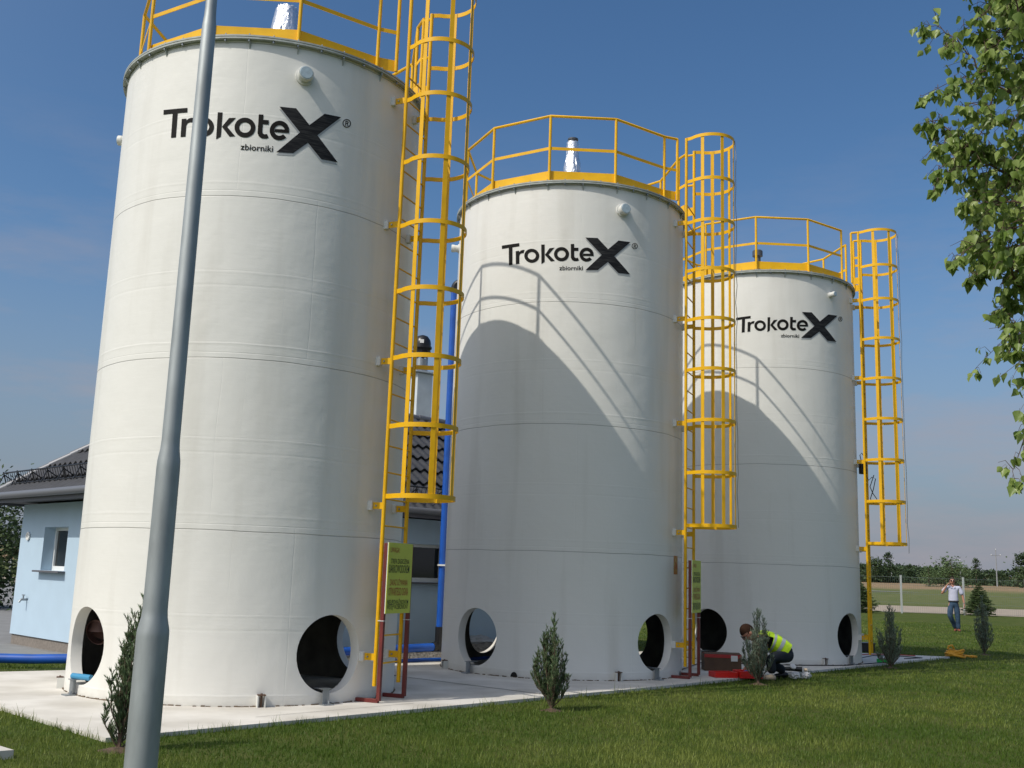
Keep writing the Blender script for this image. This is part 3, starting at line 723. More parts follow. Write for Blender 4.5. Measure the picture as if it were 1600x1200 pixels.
# ------------------------------------------------------------------ lamp post
t = empty('lamp_post', (-1.60, 4.9, GZ))
pr = [(0.1032, 0), (0.1032, .012), (0.0722, .02), (0.0718, 1.03), (0.0705, 1.06), (0.0585, 1.115), (0.0555, 1.15), (0.0533, 1.80), (0.0520, 1.835), (0.0439, 1.89), (0.0417, 1.93), (0.0348, 4.04), (0.0340, 4.06), (0.0292, 4.11), (0.0279, 4.15), (0.0267, 5.0)]
o = MB().lathe(pr, n=40).build('post', M['galvpost'], t, smooth=50)
l2 = MB().tube([(0, 0, 4.98), (0, 0, 5.05), (0.02, .02, 5.1)], .035, 12).build('lamp_arm', M['galvpost'], t)
MB().lathe([(.05, 5.08), (.12, 5.10), (.15, 5.16), (.13, 5.22), (.06, 5.26)], n=24).build('lamp_head', M['galv'], t)
tag(t, 'grey galvanised stepped lamp post standing in front of the nearest tank', 'lamp post')

# ------------------------------------------------------------------ building
K = Vector((-4.95, 14.35)); u = Vector((.70711, .70711)); v = Vector((-.70711, .70711))
LBn, LAn = 10.3, 4.31
t = empty('utility_building', (K.x, K.y, GZ)); t.rotation_euler = (0, 0, R_(45))   # local x = along the long wall, local y = along the end wall
WT = 2.25; w_ = MB()
# openings: windows as (axis, start, end, z0, z1): end wall (x=0 face) and long wall (y=0 face)
def wall_with_window(b, ax, L, z0, z1, wins, th=.3):
    """wall slab along axis with rectangular openings and their reveals"""
    xs_ = sorted({0, L, *[q for w in wins for q in w[:2]]}); zs_ = sorted({z0, z1, *[q for w in wins for q in w[2:]]})
    def P(a, d, z): return (d, a, z) if ax == 'y' else (a, d, z)
    for i in range(len(xs_) - 1):
        for j in range(len(zs_) - 1):
            xc, zc = (xs_[i] + xs_[i + 1]) / 2, (zs_[j] + zs_[j + 1]) / 2
            if any(w[0] < xc < w[1] and w[2] < zc < w[3] for w in wins): continue
            b.add([P(xs_[i], 0, zs_[j]), P(xs_[i + 1], 0, zs_[j]), P(xs_[i + 1], 0, zs_[j + 1]), P(xs_[i], 0, zs_[j + 1])], [(0, 1, 2, 3)])
    for w in wins:
        a, c, e, f = w
        b.add([P(a, 0, e), P(c, 0, e), P(c, 0, f), P(a, 0, f), P(a, th, e), P(c, th, e), P(c, th, f), P(a, th, f)], [(0, 4, 5, 1), (1, 5, 6, 2), (2, 6, 7, 3), (3, 7, 4, 0)])
gz = -GZ
WA = (1.9, 3.35, 1.17 + gz, 1.84 + gz)          # end wall window
WB = [(3.35, 5.55, 1.17 + gz, 1.80 + gz)]
wall_with_window(w_, 'y', LAn, .18, WT, [(2.45, 3.35, 1.17 + gz, 1.84 + gz)])
wall_with_window(w_, 'x', LBn, .18, WT, WB)
w_.add([(LBn, 0, .18), (LBn, LAn, .18), (LBn, LAn, WT), (LBn, 0, WT), (0, LAn, .18), (0, LAn, WT)], [(0, 1, 2, 3), (1, 4, 5, 2)])
w_.build('wall', M['wallblue'], t, smooth=0)
MB().box((LBn / 2, LAn / 2, .09), (LBn - .05, LAn - .05, .18)).build('plinth', M['plinth'], t, smooth=0)
def window(parent, ax, a, c, e, f, d, mull=0):
    def P(x, y, z): return (y, x, z) if ax == 'y' else (x, y, z)
    def bx_(q, x0, x1, z0, z1, dd, th): q.box(P((x0 + x1) / 2, dd, (z0 + z1) / 2), (th, x1 - x0, z1 - z0) if ax == 'y' else (x1 - x0, th, z1 - z0))
    q = MB(); k = .05
    bx_(q, a, a + k, e, f, d, .06); bx_(q, c - k, c, e, f, d, .06); bx_(q, a + k, c - k, e, e + k + .02, d, .06); bx_(q, a + k, c - k, f - k, f, d, .06)
    for m_ in range(mull):
        xm = a + (c - a) * (m_ + 1) / (mull + 1); bx_(q, xm - .03, xm + .03, e + k + .02, f - k, d, .055)
    fr = q.build('window', M['pvc'], parent, smooth=0)
    q = MB(); bx_(q, a + k, c - k, e + k + .02, f - k, d + .005, .012); q.build('pane', M['glass'], fr, smooth=0)
    q = MB(); q.box(P((a + c) / 2, d / 2 - .05, e - .016), ((d + .12), c - a + .1, .026) if ax == 'y' else (c - a + .1, d + .12, .026)); q.build('sill', M['soffit'], fr, smooth=0)
window(t, 'y', 2.45, 3.35, 1.17 + gz, 1.84 + gz, .2)
window(t, 'x', *WB[0], .16, 0)
# vent ring and tap on the end wall
MB().lathe([(.06, 0), (.07, .01), (.07, .025), (.05, .03), (.045, .005)], (0, 3.72 + .25, 1.70 + gz), 24, Matrix.Rotation(R_(-90), 3, 'Y')).build('wall_vent', M['pvc'], t)
q = MB().tube([(-.0, 3.75, .70 + gz), (-.09, 3.75, .70 + gz), (-.12, 3.75, .66 + gz)], .018, 10).tube([(-.06, 3.75, .70 + gz), (-.06, 3.75, .76 + gz)], .012, 8).box((-.06, 3.75, .77 + gz), (.02, .09, .015)); q.build('tap', M['galv'], t)
# roof
OV = .45; EZ = 2.32; PT = math.tan(R_(37.6)); W2 = LAn / 2 + OV; RZ = EZ + W2 * PT
def tile_surface(b, origin, du, dv, umax, vmax, left, right):
    """wavy tile field: u along the eave, v up the slope (plan distance); left/right give clipped limits at v"""
    period, course = .20, .34; nu = int(umax / .025); idx = {}
    rows = []
    c_ = 0
    while c_ * course < vmax:
        for f_, h_ in ((0, .042), (.3, .03), (.65, .015), (.985, .0)):
            if c_ * course + f_ * course <= vmax + .03: rows.append((min(vmax, (c_ + f_) * course), h_))
        c_ += 1
    o3 = Vector(origin); U3 = Vector((du[0], du[1], 0)); V3 = Vector((dv[0], dv[1], PT)); Nn = U3.cross(V3).normalized()
    if Nn.z < 0: Nn = -Nn
    for i in range(nu + 1):
        uu = umax * i / nu; wv = math.sin(2 * PI * uu / period)
        for j, (vv, h_) in enumerate(rows):
            l_, r_ = left(vv), right(vv); uc = min(max(uu, l_), r_)
            p = o3 + U3 * uc + V3 * min(vmax, max(0, vv + .013 * wv)) + Nn * (.018 * wv + h_ + .03); idx[i, j] = len(b.v); b.v.append(tuple(p))
    for i in range(nu):
        for j in range(len(rows) - 1):
            uu0, uu1 = umax * i / nu, umax * (i + 1) / nu; vv = (rows[j][0] + rows[j + 1][0]) / 2
            if uu1 < left(vv) - .03 or uu0 > right(vv) + .03: continue
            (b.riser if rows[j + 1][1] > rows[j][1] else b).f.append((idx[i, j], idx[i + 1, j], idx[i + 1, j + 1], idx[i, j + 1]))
r_ = MB(); r_.riser = MB(); Ltot = LBn + 2 * OV; Wtot = LAn + 2 * OV
tile_surface(r_, (-OV, -OV, EZ), (1, 0), (0, 1), Ltot, W2, lambda q: q, lambda q: Ltot - q)
tile_surface(r_, (-OV, LAn + OV, EZ), (0, -1), (1, 0), Wtot, W2, lambda q: q, lambda q: Wtot - q)
# far sides plain
r_.add([(-OV, LAn + OV, EZ), (LBn + OV, LAn + OV, EZ), (LBn + OV - W2, LAn / 2, RZ), (-OV + W2, LAn / 2, RZ)], [(0, 3, 2, 1)])
r_.add([(LBn + OV, LAn + OV, EZ), (LBn + OV, -OV, EZ), (LBn + OV - W2, LAn / 2, RZ)], [(0, 2, 1)])
rf = r_.build('roof', M['tile'], t, smooth=50)
r_.riser.v = r_.v; ro_ = r_.riser.build('shaded_tile_edge', M['tileshade'], rf, smooth=0)  # course risers, coloured dark as painted shadow lines
q = MB()
for a, c in (((-OV, LAn + OV, EZ), (-OV + W2, LAn / 2, RZ)), ((-OV, -OV, EZ), (-OV + W2, LAn / 2, RZ)), ((-OV + W2, LAn / 2, RZ), (LBn + OV - W2, LAn / 2, RZ)), ((LBn + OV, -OV, EZ), (LBn + OV - W2, LAn / 2, RZ))):
    a, c = Vector(a), Vector(c); n_ = int((c - a).length / .38)
    for k in range(n_):
        p0 = a + (c - a) * (k / n_); p1 = a + (c - a) * ((k + 1.08) / n_); up = Vector((0, 0, .045))
        q.tube([p0 + up, p1 + up], [.075, .062], 12)
q.build('ridge_cap', M['ridge'], rf)
q = MB(); q.box((LBn / 2, LAn / 2, EZ - .03), (Ltot - .02, Wtot - .02, .02)); q.build('soffit', M['soffit'], t, smooth=0)
q = MB()
for c, d in (((LBn / 2, -OV - .012, EZ - .005), (Ltot + .05, .024, .15)), ((LBn / 2, LAn + OV + .012, EZ - .005), (Ltot + .05, .024, .15)), ((-OV - .012, LAn / 2, EZ - .005), (.024, Wtot, .15)), ((LBn + OV + .012, LAn / 2, EZ - .005), (.024, Wtot, .15))): q.box(c, d)
q.build('fascia', M['soffit'], t, smooth=0)
q = MB()
for a, c in (((-OV - .07, -OV - .07, EZ + .03), (-OV - .07, LAn + OV + .07, EZ + .03)), ((-OV - .07, -OV - .07, EZ + .03), (LBn + OV, -OV - .07, EZ + .03))): q.tube([a, c], .055, 12)
q.build('gutter', M['ridge'], t)
# snow guards: lattice rails standing on brackets
def snow_guard(a, c, upv):
    a, c, upv = Vector(a), Vector(c), Vector(upv).normalized(); n_ = int((c - a).length / .09); q = MB()
    q.tube([a, c], .011, 6); q.tube([a + upv * .19, c + upv * .19], .012, 6)
    for k in range(n_ + 1):
        p = a + (c - a) * k / n_; q.tube([p, p + upv * .19], .005, 5)
    n_ = max(2, int((c - a).length / .55)); ln = upv.cross((c - a).normalized()).normalized() * .14
    if ln.z > 0: ln = -ln
    for k in range(n_ + 1):
        p = a + (c - a) * k / n_; q.tube([p - upv * .1, p + upv * .21], .011, 5); q.tube([p + upv * .16, p + ln], .01, 5); q.tube([p + upv * .16, p - ln], .01, 5)
    q.build('snow_guard', M['blackplastic'], rf)
v0 = .24
snow_guard((-OV + v0, LAn + OV - .12, EZ + v0 * PT + .08), (-OV + v0, -OV + v0 + .05, EZ + v0 * PT + .08), (-.35, 0, 1))
snow_guard((-OV + v0 + .2, -OV + v0, EZ + v0 * PT + .08), (LBn + OV - v0 - .2, -OV + v0, EZ + v0 * PT + .08), (0, -.35, 1))

# exhaust tower behind the roof
t = empty('ventilation_tower', (-1.86, 20.9, GZ)); t.scale = (1.06, 1.06, 1.045); q = MB().box((0, 0, 2.55), (.33, .33, 5.1), R_(35)); q.build('tower_duct', M['whiteplast'], t, smooth=0, bevel=.01)
MB().box((0, 0, 5.12), (.50, .50, .03), R_(35)).build('duct_cap', M['whiteplast'], t, smooth=0)
q = MB()
for k in range(4):
    a = R_(35 + 45 + 90 * k); q.tube([(.1 * math.cos(a), .1 * math.sin(a), 5.13), (.1 * math.cos(a), .1 * math.sin(a), 5.5)], .022, 8)
q.lathe([(.12, 5.14), (.12, 5.4)], n=20)
q.build('fan_neck', M['galv'], t)
q = MB().lathe([(.11, 5.46), (.15, 5.49), (.15, 5.57), (.165, 5.60), (.185, 5.62), (.185, 5.655), (.165, 5.66), (.165, 5.72), (.15, 5.79), (.10, 5.86), (.04, 5.885)], n=28)
for k in range(8): a = 2 * PI * k / 8; q.box((.155 * math.cos(a), .155 * math.sin(a), 5.53), (.03, .03, .07), a)
fn = q.build('fan_head', M['blackplastic'], t)
MB().box((.0, -.155, 5.735), (.075, .03, .07), .1, ).build('fan_plate', M['white'], fn, smooth=0)
tag(t, 'white box duct tower topped by a black fan, rising over the roof', 'ventilation tower')
for o in bpy.data.objects:
    if o.name.startswith('utility_building'): tag(o, 'low pale blue building with dark tiled hip roof behind the nearest tank', 'building')

# ------------------------------------------------------------------ vegetation
def leaf_mesh_tree(name, pts, dirs, size, m, parent, rnd, fold=.25, tints=None, aspect=.75, tipdown=False):
    """many small folded leaves, one per point"""
    V = []; Fc = []; Ti = []
    for k, (p, d) in enumerate(zip(pts, dirs)):
        s = size * rnd.uniform(.7, 1.25); d = Vector(d).normalized()
        side = d.cross(Vector((rnd.uniform(-1, 1), rnd.uniform(-1, 1), rnd.uniform(-1, 1)))).normalized(); nn = d.cross(side)
        p = Vector(p); b0 = len(V); w2 = s * aspect / 2
        V += [p, p + d * s * .16 + side * w2 * .75 + nn * fold * w2 * .6, p + d * s * .38 + side * w2 + nn * fold * w2, p + d * s * .7 + side * w2 * .5 + nn * fold * w2 * .4, p + d * s - nn * w2 * .3, p + d * s * .7 - side * w2 * .5 + nn * fold * w2 * .4, p + d * s * .38 - side * w2 + nn * fold * w2, p + d * s * .16 - side * w2 * .75 + nn * fold * w2 * .6, p + d * s * .45 - nn * w2 * .12]
        Fc += [(b0 + k_, b0 + (k_ + 1) % 8, b0 + 8) for k_ in range(8)]
        tt = (tints[k] if tints else rnd.random()); Ti += [tt] * 9
    b = MB(); b.v = [tuple(x) for x in V]; b.f = Fc
    return b.build(name, m, parent, smooth=80, tint=Ti)
def sprig_mesh(name, segs, m, parent, rnd, needle, per, tints, wid=.16):
    """needle tufts around twig segments: thin triangles"""
    V = []; Fc = []; Ti = []
    for (a, b_), tt in zip(segs, tints):
        a, b_ = Vector(a), Vector(b_); d = (b_ - a); L = d.length; d = d.normalized()
        n_ = max(3, int(L * per))
        for k in range(n_):
            p = a + d * L * rnd.random(); s = Vector((rnd.uniform(-1, 1), rnd.uniform(-1, 1), rnd.uniform(-1, 1))); s = (s - d * s.dot(d)).normalized()
            dd = (d * rnd.uniform(.8, 1.3) + s * .42).normalized(); L2 = needle * rnd.uniform(.6, 1.3); sd = dd.cross(s).normalized() * L2 * wid
            b0 = len(V); V += [p - sd, p + sd, p + dd * L2]; Fc.append((b0, b0 + 1, b0 + 2)); q = min(1, max(0, tt + rnd.uniform(-.25, .25))); Ti += [q] * 3
    b = MB(); b.v = [tuple(x) for x in V]; b.f = Fc
    return b.build(name, m, parent, smooth=0, tint=Ti)
def juniper(loc, H, W, seed, m, label, lean=0, stems=26, open_=0):
    rnd = random.Random(seed); t = empty('juniper_shrub', loc); tag(t, label, 'shrub', 'young junipers in a line along the slab')
    q = MB(); segs = []; tints = []
    for k in range(stems):
        az = rnd.uniform(0, 2 * PI); rad = W / 2 * (rnd.random() ** .6); top = H * (1 - .75 * (rad / (W / 2)) ** 1.6 * rnd.uniform(.6, 1.1)) * rnd.uniform(.85, 1.0)
        if k == 0: rad = .01; top = H
        z0 = rnd.uniform(.02, .25) * top; P = []
        n_ = 7
        for j in range(n_ + 1):
            s_ = j / n_; rr = rad * (1 - (1 - s_) ** 2) * (.9 + .2 * rnd.random()); P.append(Vector((rr * math.cos(az) + lean * s_ * H + rnd.uniform(-.008, .008), rr * math.sin(az) + rnd.uniform(-.008, .008), z0 + (top - z0) * s_)))
        P[0] = Vector((0, 0, z0 * .8)); q.tube(P, [.007 * (1 - .7 * j / n_) for j in range(n_ + 1)], 5)
        for j in range(1, n_ + 1):
            a, c = P[j - 1], P[j]; segs.append((a, c)); tints.append(rnd.uniform(.2, .9))
            for _ in range(3):
                p = a + (c - a) * rnd.random(); ang = rnd.uniform(0, 2 * PI); ln = rnd.uniform(.05, .13) * (1.15 - j / n_ * .5)
                d = Vector((math.cos(ang) * .55, math.sin(ang) * .55, 1)).normalized(); e = p + d * ln; segs.append((p, e)); tints.append(rnd.uniform(.1, 1)); q.tube([p, e], .0025, 4)
                for _2 in range(2):
                    p2 = p + (e - p) * rnd.uniform(.2, .8); a2 = rnd.uniform(0, 2 * PI); e2 = p2 + Vector((math.cos(a2) * .5, math.sin(a2) * .5, 1)).normalized() * ln * .55; segs.append((p2, e2)); tints.append(rnd.uniform(.2, 1))
    for k in range(4): a = rnd.uniform(0, 6.3); q.tube([(0, 0, -.03), (.02 * math.cos(a), .02 * math.sin(a), .3 * H)], [.014, .007], 6)
    q.build('stem', M['wood'], t); sprig_mesh('foliage', segs, m, t, rnd, .030, 260, tints, .10)
    return t
juniper((-2.80, 8.05, GZ), 1.10, .38, 1, M['juniper'], 'dark wispy juniper shrub half hidden by the lamp post', .07, 24)
juniper((.52, 11.22, GZ), .97, .40, 2, M['juniper'], 'green juniper shrub in front of the middle tank', 0, 30)
juniper((3.52, 14.83, GZ), 1.02, .44, 3, M['juniperblue'], 'blue-green juniper shrub in front of the crouching worker', 0, 32)
juniper((6.75, 18.7, GZ), 1.08, .45, 4, M['juniperblue'], 'juniper shrub beside the green tape roll', 0, 28)
juniper((10.5, 23.4, GZ), 1.26, .5, 5, M['juniperblue'], 'rightmost juniper shrub, alone out on the lawn', 0, 28)
M['soil'] = mat('brown_soil', (.13, .085, .05), .95, var=.5, vscale=25, bump=1, bscale=40, bdist=.02)
SOIL = [(-2.80, 8.05, .17), (.52, 11.22, .13), (3.52, 14.83, .15), (6.75, 18.7, .15), (10.5, 23.4, .16)]
for x_, y_, r_0 in SOIL:
    q = MB(); rn = random.Random(int(x_ * 10)); n_ = 20
    q.add([(x_, y_, GZ + .03)] + [(x_ + r_0 * rn.uniform(.8, 1.15) * math.cos(2 * PI * k / n_), y_ + r_0 * rn.uniform(.8, 1.15) * math.sin(2 * PI * k / n_), GZ - .003) for k in range(n_)], [(0, 1 + k, 1 + (k + 1) % n_) for k in range(n_)])
    kind(q.build('soil', M['soil']), 'structure')
# birch at the right
def birch():
    rnd = random.Random(11); t = empty('birch_tree', (4.35, 5.9, GZ)); tag(t, 'birch tree with bright green leaves hanging in from the right edge', 'tree')
    o0 = Vector((4.35, 5.9, GZ))
    MB().tube([(0, 0, -.1), (.02, .03, 1.5), (-.03, .02, 3.5), (.02, 0, 5.5), (0, .03, 7.2)], [.13, .11, .08, .045, .015], 14).build('trunk', M['bark'], t)
    br = MB(); tips = []
    pts = []; dirs = []; tints = []
    # (z at trunk, tip position)
    tipsW = [(2.263, 5.5, 4.067), (2.342, 5.5, 3.781), (2.349, 5.6, 3.535), (2.414, 5.4, 3.388), (2.391, 5.5, 3.092), (2.66, 5.5, 2.847), (2.70, 5.5, 2.62), (2.655, 5.45, 1.87), (2.59, 5.5, 4.472), (2.44, 5.6, 4.407),
             (2.42, 5.35, 3.95), (2.45, 5.8, 3.7), (2.5, 5.2, 4.2), (2.56, 5.0, 3.5), (2.5, 5.9, 4.1), (2.55, 5.2, 3.2), (2.65, 5.9, 3.35), (2.62, 5.0, 4.3), (2.72, 5.4, 3.1), (2.58, 5.75, 3.9), (2.62, 5.3, 3.72), (2.55, 5.6, 3.25), (2.72, 5.2, 3.4), (2.75, 5.6, 4.0), (2.55, 5.5, 4.75), (2.8, 5.5, 4.6), (2.9, 5.2, 5.0)]
    for k in range(34):
        tipsW.append((2.54 + rnd.random() ** .8 * .6, rnd.uniform(4.9, 6.3), rnd.uniform(2.95, 5.0)))
    for k in range(5): tipsW.append((2.68 + rnd.random() * .3, rnd.uniform(5.2, 5.8), rnd.uniform(2.3, 3.0)))
    for k in range(120):   # the rest of the crown, beyond the frame
        a = rnd.uniform(-2.6, 2.6); r = rnd.uniform(.6, 1.9)
        if 4.35 + r * math.cos(a) < 3.15: r = .9
        tipsW.append((4.35 + r * math.cos(a), 5.9 + r * math.sin(a), rnd.uniform(2.4, 6.6)))
    def cluster(a, e, n_):
        for _2 in range(n_):
            q = a.lerp(e, rnd.uniform(.15, 1.05)); dd = Vector((rnd.uniform(-.6, .45), rnd.uniform(-.5, .5), -1 + rnd.uniform(-.1, .55))); pet = q + dd.normalized() * rnd.uniform(.012, .025)
            br.tube([q, pet], .0008, 3, caps=False); pts.append(pet); dirs.append(dd); tints.append(rnd.random() ** 1.3)
    limbs = []
    for (ex, ey, ez, zb) in ((2.75, 5.5, 4.75, 3.5), (2.72, 5.2, 4.2, 3.1), (2.7, 5.75, 3.8, 2.7), (2.75, 5.35, 3.4, 2.5), (2.8, 5.6, 3.0, 2.3), (2.85, 5.45, 2.45, 2.2), (2.9, 6.1, 4.5, 3.3), (2.85, 4.95, 3.7, 2.9), (5.9, 6.6, 4.9, 3.2), (5.7, 4.9, 4.2, 2.7), (4.6, 7.5, 4.6, 2.9), (4.1, 4.4, 5.0, 3.4), (5.4, 7.1, 5.8, 4.2), (3.6, 6.9, 5.6, 4.0)):
        e = Vector((ex, ey, ez)) - o0; b0 = Vector((0, 0, zb)); m_ = b0.lerp(e, .5) + Vector((rnd.uniform(-.1, .1), rnd.uniform(-.1, .1), .18)); L = []
        for j in range(17):
            q = j / 16; L.append(b0 * (1 - q) ** 2 + m_ * 2 * q * (1 - q) + e * q * q)
        br.tube(L, [.026 * (1 - .8 * j / 16) for j in range(17)], 7); limbs.append(L)
    for n_, tp in enumerate(tipsW):
        tip = Vector(tp) - o0; rt = math.hypot(tip.x, tip.y)
        cand = [(abs((p - tip).length - .45) + rnd.uniform(0, .25), p) for L in limbs for p in L[3:] if math.hypot(p.x, p.y) < rt - .12]
        base = min(cand, key=lambda c: c[0])[1] if cand else Vector((0, 0, tip.z - .3))
        sag = rnd.uniform(.03, .22)
        mid = base.lerp(tip, .55) + Vector((rnd.uniform(-.15, .15), rnd.uniform(-.15, .15), sag)); P = []; wx = Vector((0, 0, 0))
        for j in range(13):
            s_ = j / 12; wx = wx * .7 + Vector((rnd.uniform(-.012, .012), rnd.uniform(-.012, .012), rnd.uniform(-.014, .014)))
            P.append(base * (1 - s_) ** 2 + mid * 2 * s_ * (1 - s_) + tip * s_ * s_ + (wx if 0 < j < 12 else Vector((0, 0, 0))))
        br.tube(P, [.006 * (1 - .8 * j / 12) for j in range(13)], 5)
        for j in range(2, 13):
            for _ in range(2 if j % 2 else 1):
                a = P[j - 1].lerp(P[j], rnd.random()); L = rnd.uniform(.08, .24) * (1.3 - j / 13)
                d = Vector((rnd.uniform(-1, .3), rnd.uniform(-1, 1), rnd.uniform(-.9, .7))).normalized() * L; e = a + d; m2 = a.lerp(e, .5) + Vector((0, 0, .02)); br.tube([a, m2, e + Vector((0, 0, -.02))], [.0022, .0016, .001], 4)
                cluster(a, e, rnd.choice((3, 4, 5)))
        cluster(P[11], P[12], 5)
    br.build('limb', M['wood'], t)
    leaf_mesh_tree('crown', pts, dirs, .057, M['birchleaf'], t, rnd, .35, tints, .84)
birch()

def clump_tree(name, loc, H, W, seed, m, label, cat, group, n_cl=60, per=60, leaf=.22, base=.15, shape='round', barkm='barkdark'):
    rnd = random.Random(seed); t = empty(name, loc); tag(t, label, cat, group)
    q = MB(); q.tube([(0, 0, -.2), (rnd.uniform(-.1, .1), 0, H * .5), (0, 0, H * .93)], [.03 * H, .02 * H, .005 * H], 7)
    P = []; D = []; Ti = []
    for k in range(n_cl):
        zf = rnd.random()
        if shape == 'cone': rad = W / 2 * (1 - zf) * rnd.uniform(.5, 1.05) + .02; z = H * (base + (1 - base) * zf)
        else:
            e = math.sqrt(max(0, 1 - (2 * zf - 1) ** 2)) * (.8 + .3 * (1 - zf)); rad = W / 2 * e * (rnd.random() ** .4) * rnd.uniform(.8, 1.15); z = H * (base + (1 - base) * zf * .95)
        a = rnd.uniform(0, 2 * PI); c = Vector((rad * math.cos(a), rad * math.sin(a), z)); q.tube([(0, 0, max(.05 * H, z - rad * .5)), c], [.006 * H, .001 * H], 4)
        cs = W * (.085 if shape == 'cone' else .12) * rnd.uniform(.6, 1.4); tt = rnd.random()
        for _ in range(per):
            d = Vector((rnd.gauss(0, 1), rnd.gauss(0, 1), rnd.gauss(0, .7))); p = c + d * cs; P.append(p); D.append(Vector((rnd.uniform(-1, 1), rnd.uniform(-1, 1), rnd.uniform(-.6, .8)))); Ti.append(min(1, max(0, tt * .7 + rnd.uniform(0, .4))))
    q.build('trunk', M[barkm], t)
    V = []; Fc = []; TT = []
    for p, d, tt in zip(P, D, Ti):
        d = d.normalized(); s = d.cross(Vector((rnd.uniform(-1, 1), rnd.uniform(-1, 1), 1))).normalized(); L = leaf * rnd.uniform(.6, 1.3); b0 = len(V)
        V += [p, p + d * L * .5 + s * L * .35, p + d * L, p + d * L * .5 - s * L * .35]; Fc.append((b0, b0 + 1, b0 + 2, b0 + 3)); TT += [tt] * 4
    b = MB(); b.v = [tuple(x) for x in V]; b.f = Fc; b.build('crown', m, t, smooth=0, tint=TT)
    return t
# dark trees left of the building
clump_tree('leafy_tree', (-14.6, 29.5, GZ), 3.3, 3.4, 21, M['treedark'], 'dark leafy tree at the left edge behind the pale blue building', 'tree', None, 70, 110, .13, .02)
# spruces on the lawn
def spruce(loc, H, W, seed, label):
    rnd = random.Random(seed); t = empty('spruce_tree', loc); tag(t, label, 'tree', 'small spruces by the wire fence'); q = MB(); q.tube([(0, 0, 0), (0, 0, H)], [.035, .005], 6)
    segs = []; ti = []; z = .03 * H
    while z < H * .97:
        f = z / H; n_ = 13
        for k in range(n_):
            a = 2 * PI * k / n_ + rnd.uniform(-.3, .3); L = W / 2 * (1 - f) ** .9 * rnd.uniform(.75, 1.1) + .03; e = Vector((L * math.cos(a), L * math.sin(a), z + L * rnd.uniform(-.05, .35))); s0 = Vector((0, 0, z)); q.tube([s0, e], .006, 4)
            segs.append((s0, e)); ti.append(rnd.random())
            for _ in range(6):
                s_ = rnd.uniform(.3, .95); p = s0.lerp(e, s_); sd = Vector((-math.sin(a), math.cos(a), 0)) * rnd.choice((-1, 1)) * L * .3; e2 = p + sd + Vector((math.cos(a), math.sin(a), 0)) * L * .15; segs.append((p, e2)); ti.append(rnd.random())
        z += .065 * H
    segs.append((Vector((0, 0, .9 * H)), Vector((0, 0, H)))); ti.append(.5)
    q.build('trunk', M['barkdark'], t); sprig_mesh('crown', segs, M['spruce'], t, rnd, .10, 60, ti)
spruce((26.9, 60.3, GZ), 1.8, 1.9, 31, 'small dark spruce near the fence, right of the walking man')
spruce((19.6, 59.0, GZ), 1.8, 2.3, 32, 'small dark spruce half hidden behind the farthest tank')

# treeline far away
FG = 'trees along the far edge of the field'
protos = [clump_tree('field_tree', (0, 0, 0), 1, .95, 40, M['treedark'], 'x', 'tree', FG, 44, 50, .075, .03),
          clump_tree('field_tree', (0, 0, 0), 1, .8, 41, M['treedark'], 'x', 'tree', FG, 44, 50, .075, .03),
          clump_tree('field_tree', (0, 0, 0), 1, .62, 42, M['treedark'], 'x', 'tree', FG, 40, 30, .06, .03, 'cone'),
          clump_tree('field_tree', (0, 0, 0), 1, 1.2, 43, M['treemid'], 'x', 'bush', FG, 40, 34, .07, .0)]
used = [False] * 4
def place(k, x, y, H, wd, label, cat='tree'):
    o = protos[k] if not used[k] else copy_tree(protos[k]); used[k] = True
    o.location = (x, y, ground_z(y) - .05); o.scale = (H * wd, H * wd, H); o.rotation_euler = (0, 0, (x * 7.3) % 6.28); o['label'] = label; o['category'] = cat
    return o
def fx(px, y): return y * (px - 800 + 3) / 1630 * 1.045          # field column, for spacing along the horizon
rnd = random.Random(9)
SP = {'plain': 'dark green tree in the even row of trees beyond the field'}
place(2, 92.1, 255, 7.2, 1.0, 'tall pointed dark tree rising above the treeline just right of the farthest ladder')
place(1, 119.5, 242, 8.0, 1.1, 'tall dark tree at the right edge of the far treeline')
place(3, 89.8, 214, 6.0, 1.2, 'bright green bush behind the walking man, largest of the field bushes', 'bush')
place(3, 93.9, 220, 4.8, .9, 'lower bright green bush just right of the largest field bush', 'bush')
place(3, 85.4, 214, 4.0, .9, 'small pale green bush just left of the largest field bush', 'bush')
place(0, 88.0, 252, 5.6, 1.1, 'round tree left of the tall pointed tree in the far treeline')
place(2, 116.6, 262, 6.6, .9, 'pointed tree left of the tall dark tree at the right edge')
place(2, 111.8, 268, 5.6, 1.0, 'pointed tree behind the two power poles')
x = 84.0; k = 0
while x < 146:
    y = 280 + rnd.uniform(-14, 22); place(rnd.choice((0, 1, 0, 1, 2)), x + rnd.uniform(-1, 1), y, rnd.uniform(2.6, 4.8), rnd.uniform(1.1, 1.8), SP['plain']); x += rnd.uniform(2.4, 4.2); k += 1
place(0, -100, 190, 7, 1.2, 'dark field tree far behind the leafy tree at the left edge')
